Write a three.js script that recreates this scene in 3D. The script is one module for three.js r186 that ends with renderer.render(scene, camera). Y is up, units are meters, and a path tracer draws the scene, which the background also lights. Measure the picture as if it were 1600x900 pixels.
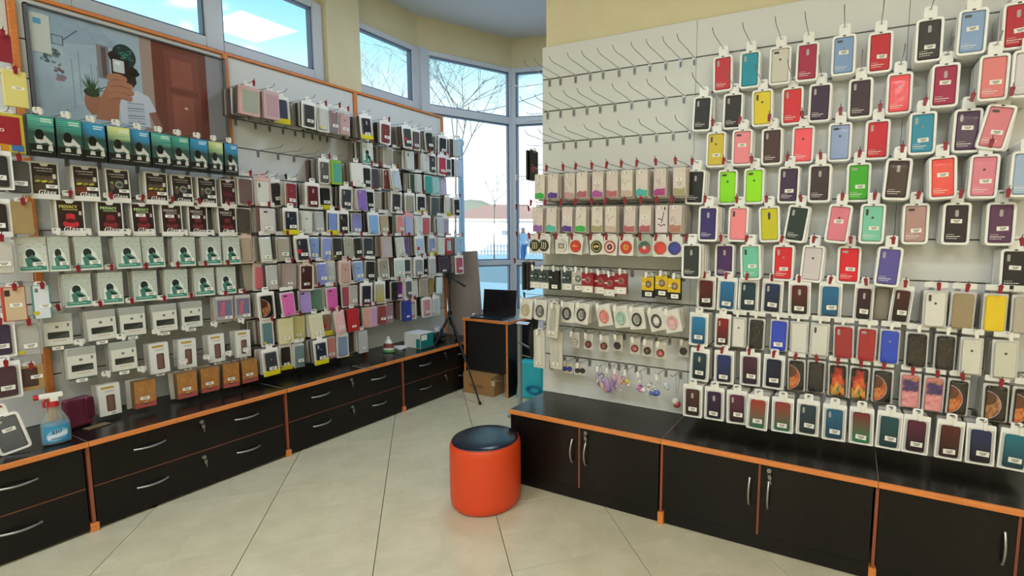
import * as THREE from 'three';
import { mergeGeometries } from 'three/addons/utils/BufferGeometryUtils.js';
import { RoundedBoxGeometry } from 'three/addons/geometries/RoundedBoxGeometry.js';
import { MarchingCubes } from 'three/addons/objects/MarchingCubes.js';
import { RectAreaLightUniformsLib } from 'three/addons/lights/RectAreaLightUniformsLib.js';
import { createNoise2D, createNoise3D } from 'simplex-noise';

/* ---------- camera, sky, sun, lamps, exposure ---------- */
const R = (d) => (d * Math.PI) / 180;
const scene = new THREE.Scene();
const camera = new THREE.PerspectiveCamera(59.47, 16 / 9, 0.05, 600);
camera.rotation.order = 'YXZ';
camera.position.set(0, 1.55, 0);
camera.rotation.set(R(-5.81), R(26.18), R(0.584));
camera.setViewOffset(1600, 900, -142.9, 1.9, 1600, 900);   // the photograph is an off-centre crop
camera.updateProjectionMatrix();
const renderer = new THREE.WebGLRenderer({ antialias: true });
renderer.toneMapping = THREE.LinearToneMapping;
renderer.toneMappingExposure = 1.0;
renderer.shadowMap.enabled = true;
RectAreaLightUniformsLib.init();

function mulberry(a) { return () => { a = (a + 0x6d2b79f5) | 0; let t = Math.imul(a ^ (a >>> 15), 1 | a); t = (t + Math.imul(t ^ (t >>> 7), 61 | t)) ^ t; return ((t ^ (t >>> 14)) >>> 0) / 4294967296; }; }
const rnd = mulberry(7);
const n2 = createNoise2D(mulberry(11)), n3 = createNoise3D(mulberry(12));
const clamp = THREE.MathUtils.clamp, lerp = THREE.MathUtils.lerp, sstep = THREE.MathUtils.smoothstep;

// sky: pale cyan with scattered white clouds, whitening towards the horizon, the same all the way round
function makeSky() {
  const W = 1024, H = 512, d = new Float32Array(W * H * 4);
  for (let j = 0; j < H; j++) for (let i = 0; i < W; i++) {
    const el = ((j + 0.5) / H - 0.5) * Math.PI, az = ((i + 0.5) / W) * 2 * Math.PI, y = Math.sin(el), x = Math.cos(el) * Math.cos(az), z = Math.cos(el) * Math.sin(az);
    const k = 3.2 / (Math.max(y, 0.02) + 0.25);
    let n = 0.55 * n3(x * k + 9.1, z * k, 1) + 0.28 * n3(x * k * 2.1, z * k * 2.1, 5) + 0.15 * n3(x * k * 4.7, z * k * 4.7, 9);
    const cloud = sstep(n, 0.27, 0.46), hz = 1 - sstep(y, 0.08, 0.4);
    const up = sstep(y, 0.45, 0.95), c = [lerp(0.27, 0.2, up), lerp(0.8, 0.6, up), lerp(0.93, 1.05, up)], o = (j * W + i) * 4;
    for (let q = 0; q < 3; q++) {
      let v = lerp(c[q], [1.5, 1.6, 1.66][q], hz * 0.92);
      v = lerp(v, 1.5, cloud);
      if (y < 0) v = [0.9, 0.98, 1.06][q];
      d[o + q] = v;
    }
    d[o + 3] = 1;
  }
  const t = new THREE.DataTexture(d, W, H, THREE.RGBAFormat, THREE.FloatType);
  t.mapping = THREE.EquirectangularReflectionMapping; t.magFilter = t.minFilter = THREE.LinearFilter; t.needsUpdate = true;
  return t;
}
scene.background = makeSky();
scene.backgroundIntensity = 1.1;
const sun = new THREE.DirectionalLight(0xfff1dd, 11);     // behind the building: lights only the street outside
sun.position.set(22, 24, 32); sun.target.position.set(-13, 0, -22);
sun.castShadow = true; sun.shadow.radius = 1;
Object.assign(sun.shadow.camera, { left: -60, right: 60, top: 60, bottom: -60, near: 1, far: 220 });
scene.add(sun, sun.target);
const LAMPS = [[-2.0, 0.9], [0.4, 0.9], [2.5, 0.9], [-2.0, 2.7], [0.4, 2.7], [2.5, 2.7], [-2.35, -3.4]];   // unseen ceiling panels above the frame; last one added to brighten the bow
const LAMP_L = 21, CEIL = 3.79;
const lampColor = (x, z) => (z < -2 ? 0xd8eaff : x < -1 ? 0xe9f5ff : x < 1 ? 0xf1f5f0 : 0xfaf0de);   // lamp tints stand in for cool daylight left and warm light right
for (const [x, z] of LAMPS) {
  const l = new THREE.RectAreaLight(lampColor(x, z), LAMP_L, z < -2 ? 0.78 : 1.18, 0.58);
  l.position.set(x, CEIL - 0.055, z); l.rotation.x = -Math.PI / 2; scene.add(l);
}

/* ---------- helpers ---------- */
const used = {};
function numbered(n) { const k = used[n] = (used[n] ?? -1) + 1; return k ? n + '_' + String(k).padStart(3, '0') : n; }
function thing(name, label, category, pos = [0, 0, 0], turn = 0, group) {
  const o = new THREE.Group(); o.name = numbered(name); scene.add(o);
  o.position.set(...pos); o.rotation.y = turn;
  o.userData = { label, category }; if (group) o.userData.group = group;
  return o;
}
function part(name, geo, m, parent) { const o = new THREE.Mesh(geo, m); o.name = name; parent.add(o); return o; }
function solo(name, geo, m, label, category, group) {
  const o = new THREE.Mesh(geo, m); o.name = numbered(name); scene.add(o);
  o.userData = { label, category }; if (group) o.userData.group = group; return o;
}
function struct(name, geo, m) { const o = new THREE.Mesh(geo, m); o.name = name; o.userData = { kind: 'structure' }; scene.add(o); return o; }
function structGroup(name) { const o = new THREE.Group(); o.name = name; o.userData = { kind: 'structure' }; scene.add(o); return o; }
function flat(g) { if (g.index) g = g.toNonIndexed(); for (const k of Object.keys(g.attributes)) if (!['position', 'normal', 'uv', 'color'].includes(k)) g.deleteAttribute(k); return g; }
function merge(...gs) { return mergeGeometries(gs.flat().map(flat)); }
function at(g, x = 0, y = 0, z = 0, rx = 0, ry = 0, rz = 0) { if (rx) g.rotateX(rx); if (ry) g.rotateY(ry); if (rz) g.rotateZ(rz); return g.translate(x, y, z); }
function uvBox(g) {   // uv in metres from the dominant axis of each face
  g = flat(g); const p = g.attributes.position, n = g.attributes.normal, uv = new Float32Array(p.count * 2);
  for (let i = 0; i < p.count; i++) {
    const ax = Math.abs(n.getX(i)), ay = Math.abs(n.getY(i)), az = Math.abs(n.getZ(i));
    if (ay > ax && ay > az) { uv[2 * i] = p.getX(i); uv[2 * i + 1] = p.getZ(i); }
    else if (ax > az) { uv[2 * i] = p.getZ(i); uv[2 * i + 1] = p.getY(i); }
    else { uv[2 * i] = p.getX(i); uv[2 * i + 1] = p.getY(i); }
  }
  g.setAttribute('uv', new THREE.BufferAttribute(uv, 2)); return g;
}
const bx = (w, h, d, x = 0, y = 0, z = 0) => uvBox(new THREE.BoxGeometry(w, h, d).translate(x, y, z));
const rbx = (w, h, d, x = 0, y = 0, z = 0, r = 0.003, s = 1) => uvBox(new RoundedBoxGeometry(w, h, d, s, r).translate(x, y, z));
const span = (x0, x1, y0, y1, z0, z1, r) => r ? rbx(x1 - x0, y1 - y0, z1 - z0, (x0 + x1) / 2, (y0 + y1) / 2, (z0 + z1) / 2, r) : bx(x1 - x0, y1 - y0, z1 - z0, (x0 + x1) / 2, (y0 + y1) / 2, (z0 + z1) / 2);
function rrPath(P, w, h, r, x = 0, y = 0) {
  const a = x - w / 2, b = x + w / 2, c = y - h / 2, d = y + h / 2;
  P.moveTo(a + r, c); P.lineTo(b - r, c); P.quadraticCurveTo(b, c, b, c + r); P.lineTo(b, d - r); P.quadraticCurveTo(b, d, b - r, d);
  P.lineTo(a + r, d); P.quadraticCurveTo(a, d, a, d - r); P.lineTo(a, c + r); P.quadraticCurveTo(a, c, a + r, c); return P;
}
const rr = (w, h, r, x, y) => rrPath(new THREE.Shape(), w, h, r, x, y);
function ext(shape, d, bev = 0, seg = 3) {   // extruded from z = 0 to z = d
  const g = new THREE.ExtrudeGeometry(shape, { depth: d - 2 * bev, bevelEnabled: bev > 0, bevelThickness: bev, bevelSize: bev, bevelOffset: -bev, bevelSegments: 1, curveSegments: seg });
  return g.translate(0, 0, bev);
}
const slab = (w, h, r, d, bev = 0, x = 0, y = 0) => ext(rr(w, h, r, x, y), d, bev);
function hoop(w, h, r, t, d, bev = 0, tb = t, tt = t) { const s = rr(w, h, r); s.holes.push(rrPath(new THREE.Path(), w - 2 * t, h - tb - tt, Math.max(r - t, 0.002), 0, (tb - tt) / 2)); return ext(s, d, bev); }
function face(w, h, r, x = 0, y = 0, z = 0) {   // a flat print with uv 0 to 1
  const g = new THREE.ShapeGeometry(rr(w, h, r), 3), p = g.attributes.position, uv = g.attributes.uv;
  for (let i = 0; i < p.count; i++) uv.setXY(i, p.getX(i) / w + 0.5, p.getY(i) / h + 0.5);
  return g.translate(x, y, z);
}
const V = (x, y, z) => new THREE.Vector3(x, y, z);
function tube(pts, r, seg = 12, rad = 6) { return new THREE.TubeGeometry(new THREE.CatmullRomCurve3(pts.map((p) => (p.isVector3 ? p : V(...p))), false, 'centripetal'), seg, r, rad); }
function bar(a, b, r, rad = 8, r2 = r) { const A = V(...a), B = V(...b), L = A.distanceTo(B), g = new THREE.CylinderGeometry(r2, r, L, rad); g.applyQuaternion(new THREE.Quaternion().setFromUnitVectors(V(0, 1, 0), B.clone().sub(A).normalize())); return g.translate((a[0] + b[0]) / 2, (a[1] + b[1]) / 2, (a[2] + b[2]) / 2); }
const ORD = ['first', 'second', 'third', 'fourth', 'fifth', 'sixth', 'seventh', 'eighth', 'ninth', 'tenth', 'eleventh', 'twelfth', 'thirteenth', 'fourteenth', 'fifteenth', 'sixteenth', 'seventeenth', 'eighteenth', 'nineteenth', 'twentieth'];

/* ---------- materials and computed textures ---------- */
function canvasTex(w, h, draw, repeat) {
  const c = document.createElement('canvas'); c.width = w; c.height = h; draw(c.getContext('2d'), w, h);
  const t = new THREE.CanvasTexture(c); t.colorSpace = THREE.SRGBColorSpace; t.anisotropy = 8;
  if (repeat) { t.wrapS = t.wrapT = THREE.RepeatWrapping; t.repeat.set(...repeat); } return t;
}
function dataTex(n, fn, repeat, srgb = true) {
  const d = new Uint8Array(n * n * 4);
  for (let j = 0; j < n; j++) for (let i = 0; i < n; i++) { const c = fn(i / n, j / n), o = (j * n + i) * 4; for (let q = 0; q < 3; q++) d[o + q] = clamp(c[q], 0, 255); d[o + 3] = 255; }
  const t = new THREE.DataTexture(d, n, n); t.magFilter = THREE.LinearFilter; t.minFilter = THREE.LinearMipmapLinearFilter; t.generateMipmaps = true; t.wrapS = t.wrapT = THREE.RepeatWrapping;
  if (repeat) t.repeat.set(...repeat); if (srgb) t.colorSpace = THREE.SRGBColorSpace; t.needsUpdate = true; return t;
}
// noise that repeats over the unit square
const per = (u, v, f, s = 0) => n3(Math.cos(u * 6.2832) * f / 6.2832 + s, Math.sin(u * 6.2832) * f / 6.2832, Math.cos(v * 6.2832) * f / 6.2832 + 0.7 * Math.sin(v * 6.2832) * f / 6.2832);
const cache = {};
function M(color, rough = 0.5, more) {
  const k = color + '/' + rough + '/' + (more ? JSON.stringify(more) : '');
  return cache[k] ??= new THREE.MeshPhysicalMaterial({ color: new THREE.Color(color), roughness: rough, ...(more || {}) });
}
const tGrain = dataTex(512, (u, v) => { const g = per(u, v * 0.5, 3) * 5 + n2(u * 9, v * 160) * 5 + n2(u * 30, v * 420) * 4; return [22 + g, 19 + g * 0.9, 18 + g * 0.85]; }, [1, 1]);
const tOrange = dataTex(256, (u, v) => { const g = n2(u * 6, v * 60) * 10 + n2(u * 20, v * 200) * 6; return [216 + g, 130 + g * 0.8, 66 + g * 0.5]; });
const tBump = dataTex(256, (u, v) => { const g = 128 + n2(u * 60, v * 60) * 50 + n2(u * 150, v * 150) * 40; return [g, g, g]; }, [2, 2], false);
const tileMaps = [0, 1, 2, 3].map((k) => dataTex(512, (u, v) => {
  const a = 0.5 * n2(u * 3 + k * 13, v * 3) + 0.25 * n2(u * 8 + k * 3, v * 8) + 0.12 * n2(u * 22, v * 22 + k);
  const vein = Math.exp(-Math.abs(n2(u * 2.4 + v * 1.8 + k * 7, v * 4 - u * 2.6) + 0.25 * n2(u * 9, v * 9 + k)) * 26), sp = n2(u * 90, v * 90 + k) * 2.5;
  return [205 + a * 11 + vein * 5 + sp, 197 + a * 11 + vein * 5 + sp, 171 + a * 12 + vein * 6 + sp];
}));
const tWall = dataTex(256, (u, v) => { const g = n2(u * 5, v * 5) * 2 + n2(u * 70, v * 70) * 2; return [216 + g, 207 + g, 174 + g]; }, [0.7, 0.7]);
const MT = {
  dark: new THREE.MeshPhysicalMaterial({ map: tGrain, roughness: 0.3, specularIntensity: 0.55 }),
  top: new THREE.MeshPhysicalMaterial({ map: tGrain, roughness: 0.24, specularIntensity: 0.6 }),
  orange: new THREE.MeshPhysicalMaterial({ map: tOrange, roughness: 0.4 }),
  cream: new THREE.MeshPhysicalMaterial({ map: tWall, roughness: 0.85, bumpMap: tBump, bumpScale: 0.0006 }),
  ceil: M('#d3d9e6', 0.9), white: M('#e6e5df', 0.5), slat: new THREE.MeshPhysicalMaterial({ color: '#d6d8d8', roughness: 0.42 }),
  groove: M('#8d8b86', 0.4, { metalness: 0.6 }), pvc: M('#c4ccd8', 0.35), grout: M('#6f695c', 0.9),
  chrome: M('#a9aaab', 0.36, { metalness: 1 }), steel: M('#9a9b9c', 0.35, { metalness: 1 }), black: M('#141416', 0.45), blackGloss: M('#0f1014', 0.15),
  glass: new THREE.MeshPhysicalMaterial({ color: '#ffffff', roughness: 0, transmission: 1, thickness: 0, ior: 1.45 }),
  film: new THREE.MeshPhysicalMaterial({ color: '#ffffff', roughness: 0.16, transmission: 1, thickness: 0, ior: 1.38 }),
  tray: M('#f0f1f1', 0.3), bagEdge: M('#f3f3f2', 0.4), bagBack: M('#d3d3d0', 0.5), paper: M('#efece2', 0.7),
  redClip: M('#8c1526', 0.4), whiteClip: M('#e8e6e0', 0.45), blackClip: M('#1b1b1e', 0.45),
};
/* ---------- the room ---------- */
const ZR = -2.86, XL = -3.968;           // faces of the right and of the left display panels
struct('ceiling', span(-4.6, 3.8, CEIL, CEIL + 0.15, -5.6, 3.9), MT.ceil);
// floor: slab with 60 cm tiles laid diagonally, each tile its own piece
const floor = structGroup('floor');
part('floor_slab', span(-4.6, 3.8, -0.2, -0.0125, -5.6, 3.9), MT.grout, floor);
{
  const yaw = R(-46.05), a = V(Math.sin(yaw), 0, -Math.cos(yaw)), b = V(Math.cos(yaw), 0, Math.sin(yaw));   // grid axes of the tiles
  const tg = rbx(0.5965, 0.012, 0.5965, 0, -0.006, 0, 0.0012), mats = tileMaps.map((t) => new THREE.MeshPhysicalMaterial({ map: t, roughness: 0.2, color: '#ffffff' }));
  for (let i = -14; i < 16; i++) for (let j = -16; j < 16; j++) {
    const s = 2.796 + 0.6 * i + 0.3, t = -0.245 + 0.6 * j + 0.3, x = a.x * s + b.x * t, z = a.z * s + b.z * t;
    if (x < -3.6 || x > 1.6 || z < -5.1 || z > -0.3 || (z < -2.9 && x > -1.5)) continue;
    const o = part('tile', tg, mats[(i * 7 + j * 3 + 80) % 4], floor); o.position.set(x, 0, z); o.rotation.y = -yaw + ((i + 2 * j + 80) % 4) * Math.PI / 2;
  }
  part('floor_screed', span(-4.2, 3.7, -0.0125, -0.0005, -0.3, 3.7), M('#cfc7ac', 0.3), floor);
}
struct('wall_right', span(-1.845, 3.6, 0, CEIL, -3.05, ZR - 0.02), MT.cream);
struct('wall_end', span(3.6, 3.75, 0, CEIL, -3.05, 3.75), MT.cream);
struct('wall_back', span(-4.3, 3.75, 0, CEIL, 3.6, 3.75), MT.cream);
// facade: plan polyline with windows above the panels, then a glazed bow
const PL = [[-4.15, 3.6], [-4.15, -1.33], [-4.15, -2.94], [-4.15, -3.26], [-4.15, -4.02], [-3.65, -4.96], [-2.2, -5.25], [0.6, -5.3]];
function wallSeg(name, p, q, y0, y1, th = 0.16) {
  const dx = q[0] - p[0], dz = q[1] - p[1], L = Math.hypot(dx, dz), g = bx(L + 0.02, y1 - y0, th, L / 2, (y0 + y1) / 2, -th / 2);
  g.rotateY(-Math.atan2(dz, dx)); g.translate(p[0], 0, p[1]); return g;
}
{
  // orientation: along each segment, local +z (room side) lies to its right when walking from first to last, so walls grow outwards
  const W = (i, y0, y1, th) => wallSeg('', PL[i + 1], PL[i], y0, y1, th);
  const flip = (i, y0, y1, th = 0.16) => { const p = PL[i], q = PL[i + 1], dx = q[0] - p[0], dz = q[1] - p[1], L = Math.hypot(dx, dz), g = bx(L + 0.03, y1 - y0, th, L / 2, (y0 + y1) / 2, -th / 2 + 0.0); g.rotateY(-Math.atan2(dz, dx)); const nx = dz / L, nz = -dx / L; g.translate(p[0], 0, p[1]); const test = V(nx, 0, nz); return [g, test]; };
  const gs = [];
  const seg = (i, y0, y1, th = 0.16) => {   // wall along segment i whose room face is the segment itself
    const p = PL[i], q = PL[i + 1], dx = q[0] - p[0], dz = q[1] - p[1], L = Math.hypot(dx, dz), mx = (p[0] + q[0]) / 2, mz = (p[1] + q[1]) / 2;
    let nx = dz / L, nz = -dx / L; if (nx * (-1.8 - mx) + nz * (-2.5 - mz) > 0) { nx = -nx; nz = -nz; }   // outward
    const g = bx(L + 0.04, y1 - y0, th); g.rotateY(-Math.atan2(dz, dx)); g.translate(mx + nx * th / 2, (y0 + y1) / 2, mz + nz * th / 2); return g;
  };
  struct('wall_left', merge(seg(0, 0, CEIL), seg(1, 0, 2.83), seg(1, 3.45, CEIL), seg(3, 0, 2.83), seg(3, 3.45, CEIL)), MT.cream);
  struct('wall_bow', merge(seg(4, 0, 0.6), seg(4, 3.45, CEIL), seg(5, 0, 0.6), seg(5, 3.45, CEIL), seg(6, 0, CEIL)), MT.cream);
  struct('wall_side', span(0.6, 0.75, 0, CEIL, -5.4, -3.05), MT.cream);
  struct('column', span(-4.31, -4.06, 0, CEIL, -3.26, -2.94), MT.cream);
  // windows: frame bars and panes in a local frame along the segment
  const win = (n, i, y0, y1, xs, ys) => {
    const p = PL[i], q = PL[i + 1], dx = q[0] - p[0], dz = q[1] - p[1], L = Math.hypot(dx, dz);
    const w = structGroup('window_' + n); w.position.set(p[0], 0, p[1]); w.rotation.y = -Math.atan2(dz, dx);
    const d = 0.085, zc = i >= 1 ? 0 : 0;
    for (const [a, b] of xs) part('window_frame', rbx(b - a, y1 - y0, d, (a + b) / 2, (y0 + y1) / 2, zc, 0.006), MT.pvc, w);
    for (let k = 0; k + 1 < xs.length; k++) {
      const a = xs[k][1], b = xs[k + 1][0];
      for (const [c, e] of ys) part('window_frame', rbx(b - a, e - c, d, (a + b) / 2, (c + e) / 2, zc, 0.006), MT.pvc, w);
      for (let m = 0; m + 1 < ys.length; m++) {
        const c = ys[m][1], e = ys[m + 1][0];
        part('pane', new THREE.PlaneGeometry(b - a, e - c).translate((a + b) / 2, (c + e) / 2, 0), MT.glass, w);
        part('glazing_bead', merge(bx(b - a, 0.012, 0.05, (a + b) / 2, c + 0.006), bx(b - a, 0.012, 0.05, (a + b) / 2, e - 0.006), bx(0.012, e - c, 0.05, a + 0.006, (c + e) / 2), bx(0.012, e - c, 0.05, b - 0.006, (c + e) / 2)), M('#5b6a86', 0.4), w);
      }
    }
    return w;
  };
  win(1, 1, 2.83, 3.45, [[0, 0.05], [0.73, 0.84], [1.52, 1.61]], [[2.83, 2.9], [3.4, 3.45]]);
  win(2, 3, 2.83, 3.45, [[0, 0.03], [0.65, 0.76]], [[2.83, 2.9], [3.4, 3.45]]);
  win(3, 4, 0.6, 3.45, [[0, 0.09], [1.01, 1.063]], [[0.6, 0.66], [1.19, 1.25], [2.82, 2.9], [3.4, 3.45]]);
  win(4, 5, 0.6, 3.45, [[0, 0.06], [0.72, 0.78], [1.42, 1.479]], [[0.6, 0.66], [1.19, 1.25], [2.82, 2.9], [3.4, 3.45]]);
  struct('trim_1', merge(bx(0.13, 3.45 - 0.6, 0.11, -4.13, 2.03, -4.04)), MT.pvc);
  struct('trim_2', merge(bx(0.07, 3.45 - 0.6, 0.07, -3.65, 2.03, -4.96)), MT.pvc);
}
// unseen ceiling lights; the last is an added fill for the bow end
LAMPS.forEach(([x, z], i) => {
  const t = thing('unseen_ceiling_light', `flat white ceiling light panel, ${ORD[i]} of the seven on the shop ceiling`, 'light', [x, CEIL, z]);
  const w = z < -2 ? 0.8 : 1.2; part('frame', merge(bx(w + 0.06, 0.045, 0.03, 0, -0.0225, 0.315), bx(w + 0.06, 0.045, 0.03, 0, -0.0225, -0.315), bx(0.03, 0.045, 0.6, w / 2 + 0.015, -0.0225, 0), bx(0.03, 0.045, 0.6, -w / 2 - 0.015, -0.0225, 0)), MT.white, t);
  part('diffuser', bx(w, 0.02, 0.6, 0, -0.03, 0), new THREE.MeshStandardMaterial({ color: '#ffffff', emissive: new THREE.Color(lampColor(x, z)), emissiveIntensity: 1.2 }), t);
});

/* ---------- slatwall panels, posts and rails ---------- */
const RAILS = [2.548, 2.347, 2.147, 1.947, 1.747, 1.547, 1.347, 1.147, 0.947, 0.747];
// one panel in its own frame: x along the wall from 0 to w, z = 0 the face
function slatPanel(w, top, label, rails = RAILS) {
  const t = thing('slatwall_panel', label, 'display panel');
  const ys = [top, ...rails, 0.482];
  part('backing', span(0, w, 0.482, top - 0.002, -0.0175, -0.011), M('#57544f', 0.6), t);
  for (let k = 0; k + 1 < ys.length; k++) part('slat', span(0.0008, w - 0.0008, ys[k + 1] + (k + 2 < ys.length ? 0.004 : 0), ys[k] - (k ? 0.004 : 0), -0.011, 0, 0.0015), MT.slat, t);
  for (const y of rails) part('rail', merge(bx(w - 0.002, 0.0022, 0.006, w / 2, y + 0.003, -0.005), bx(w - 0.002, 0.0022, 0.006, w / 2, y - 0.003, -0.005)), MT.groove, t);
  return t;
}
const panelNames = ['white slatwall panel behind the empty hooks and hanging charms', 'white slatwall panel behind the middle columns of boxed cases', 'white slatwall panel at the right edge behind the deep case stacks'];
[[-1.863, 1.022], [-0.841, 1.022], [0.181, 1.022]].forEach(([x, w], i) => { const t = slatPanel(w, 2.748, panelNames[i]); t.position.set(x, 0, ZR); });
const leftNames = ['white slatwall panel at the left edge beyond the first orange post', 'white slatwall panel under the poster behind glass protector packs', 'white slatwall panel with three empty hooks and the pink boxes', 'white slatwall panel at the window end behind the tripod'];
[[0.1, -1.079, 2.76], [-1.111, -2.075, 2.76], [-2.105, -3.092, 2.76], [-3.122, -4.14, 2.76]].forEach(([z0, z1, top], i) => {
  const t = slatPanel(z0 - z1, top, leftNames[i]); t.position.set(XL, 0, z0); t.rotation.y = Math.PI / 2;
});
[[-1.095, 0.03, 'orange post left of the poster'], [-2.09, 0.03, 'orange post right of the poster'], [-3.107, 0.03, 'orange post above the teal-banded bag rows'], [-4.15, 0.02, 'thin orange end post at the window end']].forEach(([z, w, l]) => {
  const o = solo('panel_post', rbx(0.045, 2.765 - 0.482, w, 0, (2.765 + 0.482) / 2, 0, 0.003), MT.orange, l + ' between slatwall panels', 'post'); o.position.set(XL - 0.004, 0, z);
});
[[0.1, -1.08], [-1.08, -2.09], [-2.09, -3.107], [-3.107, -4.16]].forEach(([a, b], i) => {
  const o = solo('orange_strip', rbx(0.06, 0.02, a - b - 0.001, 0, 0, 0, 0.003), MT.orange, ['orange top strip at the far left edge', 'orange top strip above the poster', 'orange top strip over the panel with the pink boxes', 'orange top strip over the panel nearest the bow window'][i], 'trim strip'); o.position.set(XL - 0.012, 2.772, (a + b) / 2);
});

/* ---------- base cabinets ---------- */
const handleGeo = (() => { const pts = []; for (let i = 0; i <= 8; i++) { const t = i / 8 - 0.5; pts.push([t * 0.14, 0, 0.026 * (1 - 4 * t * t) + 0.002]); } return merge(tube(pts, 0.0045, 16, 8).scale(1, 1.25, 1), at(new THREE.CylinderGeometry(0.006, 0.006, 0.006, 8), -0.066, 0, 0.003, Math.PI / 2), at(new THREE.CylinderGeometry(0.006, 0.006, 0.006, 8), 0.066, 0, 0.003, Math.PI / 2)); })();
const lockGeo = merge(at(new THREE.CylinderGeometry(0.011, 0.012, 0.008, 16), 0, 0, 0.004, Math.PI / 2), bx(0.003, 0.008, 0.014, 0, 0, 0.012));
const keyGeo = merge(at(new THREE.TorusGeometry(0.007, 0.0012, 5, 14), 0, -0.013, 0.016), at(ext(rr(0.016, 0.022, 0.006), 0.002), 0, -0.028, 0.015), bx(0.005, 0.026, 0.0015, 0.001, -0.05, 0.016));
function lock(parent, x, y, z, key = true) { const l = part('lock', lockGeo, MT.chrome, parent); l.position.set(x, y, z); if (key) { const k = part('key', keyGeo, MT.steel, l); k.rotation.z = (x * 7 % 1) * 0.2; } return l; }
// left: four drawer units, x of the unit frame runs along the wall, z towards the room
const leftUnits = [[-0.05, 1.01, 'dark brown two-drawer cabinet at the left edge of the left wall'], [-1.06, 1.0, 'dark brown two-drawer cabinet with hanging keys below the wine red pouch'], [-2.065, 1.005, 'dark brown two-drawer cabinet below the yellow-banded bags'], [-3.075, 1.0, 'dark brown two-drawer cabinet below the tripod']];
leftUnits.forEach(([z0, w, label], i) => {
  const t = thing('drawer_cabinet', label, 'cabinet', [-3.44, 0, z0], Math.PI / 2);
  part('carcass', merge(span(0.004, 0.02, 0.01, 0.455, -0.5, -0.02), span(w - 0.036, w - 0.019, 0.01, 0.455, -0.5, -0.02), span(0.02, w - 0.036, 0.02, 0.04, -0.5, -0.03), span(0.02, w - 0.036, 0.02, 0.45, -0.5, -0.49)), MT.dark, t);
  part('edge_strip', span(-0.007, 0.007, 0.012, 0.455, -0.03, 0.001, 0.002), M('#8a4d38', 0.5), t);
  part('foot_block', rbx(0.034, 0.045, 0.05, 0, 0.0225, -0.018, 0.003), MT.orange, t);
  part('divider', span(0.012, w - 0.019, 0.2325, 0.2385, -0.4, -0.004), M('#8a5238', 0.5), t);
  [[0.239, 0.452], [0.014, 0.232]].forEach(([y0, y1], k) => {
    const d = part('drawer', span(0.011, w - 0.0185, y0, y1, -0.018, 0, 0.0018), MT.dark, t);
    for (const hx of [0.25, 0.75]) { const h = part('handle', handleGeo, MT.chrome, d); h.position.set(w * hx, k ? 0.15 : 0.367, 0); h.rotation.z = R(hx === 0.25 ? 1 : -1); }
    if (i) lock(d, w * 0.5, y1 - 0.035, 0, true);
  });
  const c = thing('countertop', ['dark countertop with orange edge under the spray bottle', 'dark countertop with orange edge under the amber gift boxes', 'dark countertop with orange edge under the yellow-banded bags', 'dark countertop with orange edge under the tripod and teal box'][i], 'countertop', [-3.44, 0, z0], Math.PI / 2);
  part('board', span(0.001, w - 0.001, 0.456, 0.4805, -0.527, 0.004, 0.002), MT.top, c); if (i) part('joint_strip', span(-0.002, 0.002, 0.47, 0.4809, -0.527, 0.004), M('#6f6660', 0.5), c);
  part('edge_band', span(0.0005, w - 0.0005, 0.4555, 0.481, 0.004, 0.022, 0.003), MT.orange, c);
});
// right: three units with two doors
const rightUnits = [[-1.84, 0.987, 'dark brown two-door cabinet behind the orange stool'], [-0.853, 1.011, 'dark brown two-door cabinet with lock in the middle of the right wall'], [0.158, 1.011, 'dark brown two-door cabinet at the right edge']];
rightUnits.forEach(([x0, w, label], i) => {
  const t = thing('door_cabinet', label, 'cabinet', [x0, 0, -2.461]);
  part('carcass', merge(span(0, 0.018, 0.08, 0.455, -0.38, -0.019), span(w - 0.036, w - 0.018, 0.08, 0.455, -0.38, -0.019), span(0.018, w - 0.036, 0.085, 0.1, -0.38, -0.02), span(0.018, w - 0.036, 0.1, 0.45, -0.38, -0.37)), MT.dark, t);
  part('plinth', span(i ? 0.017 : 0, w - 0.018, 0.004, 0.08, -0.05, -0.012, 0.002), MT.dark, t);
  if (!i) part('side_panel', span(-0.001, 0.016, 0.004, 0.455, -0.39, -0.001, 0.002), MT.dark, t);
  if (i) { part('edge_strip', span(-0.007, 0.007, 0.06, 0.455, -0.03, 0.001, 0.002), M('#8e4a32', 0.5), t); part('foot_block', rbx(0.032, 0.068, 0.05, 0, 0.034, -0.02, 0.003), MT.orange, t); }
  const m = w * (i ? 0.4985 : 0.49);
  part('middle_strip', span(m - 0.006, m + 0.006, 0.084, 0.455, -0.03, 0.0012, 0.002), M('#7c4432', 0.5), t);
  for (const s of [-1, 1]) {
    const d = part('door', s < 0 ? span(i ? 0.01 : 0.018, m - 0.007, 0.085, 0.453, -0.018, 0, 0.0018) : span(m + 0.007, w - 0.0165, 0.085, 0.453, -0.018, 0, 0.0018), MT.dark, t);
    const h = part('handle', handleGeo, MT.chrome, d); h.position.set(m + s * 0.045, 0.3, 0); h.rotation.z = Math.PI / 2;
    if (s > 0 && i < 2) lock(d, m + 0.045, 0.425, 0);
  }
  const c = thing('countertop', ['dark countertop with orange edge beside the orange stool', 'dark countertop with orange edge under the middle bagged cases', 'dark countertop with orange edge at the right edge'][i], 'countertop', [x0, 0, -2.461]);
  part('board', span(i ? 0.001 : 0, w - 0.001, 0.456, 0.4805, -0.398, 0.004, 0.002), MT.top, c); if (i) part('joint_strip', span(-0.002, 0.002, 0.47, 0.4809, -0.398, 0.004), M('#7a6a60', 0.5), c);
  part('edge_band', span(0.0005, w - 0.0005, 0.4555, 0.481, 0.004, 0.022, 0.003), MT.orange, c);
});
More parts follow.
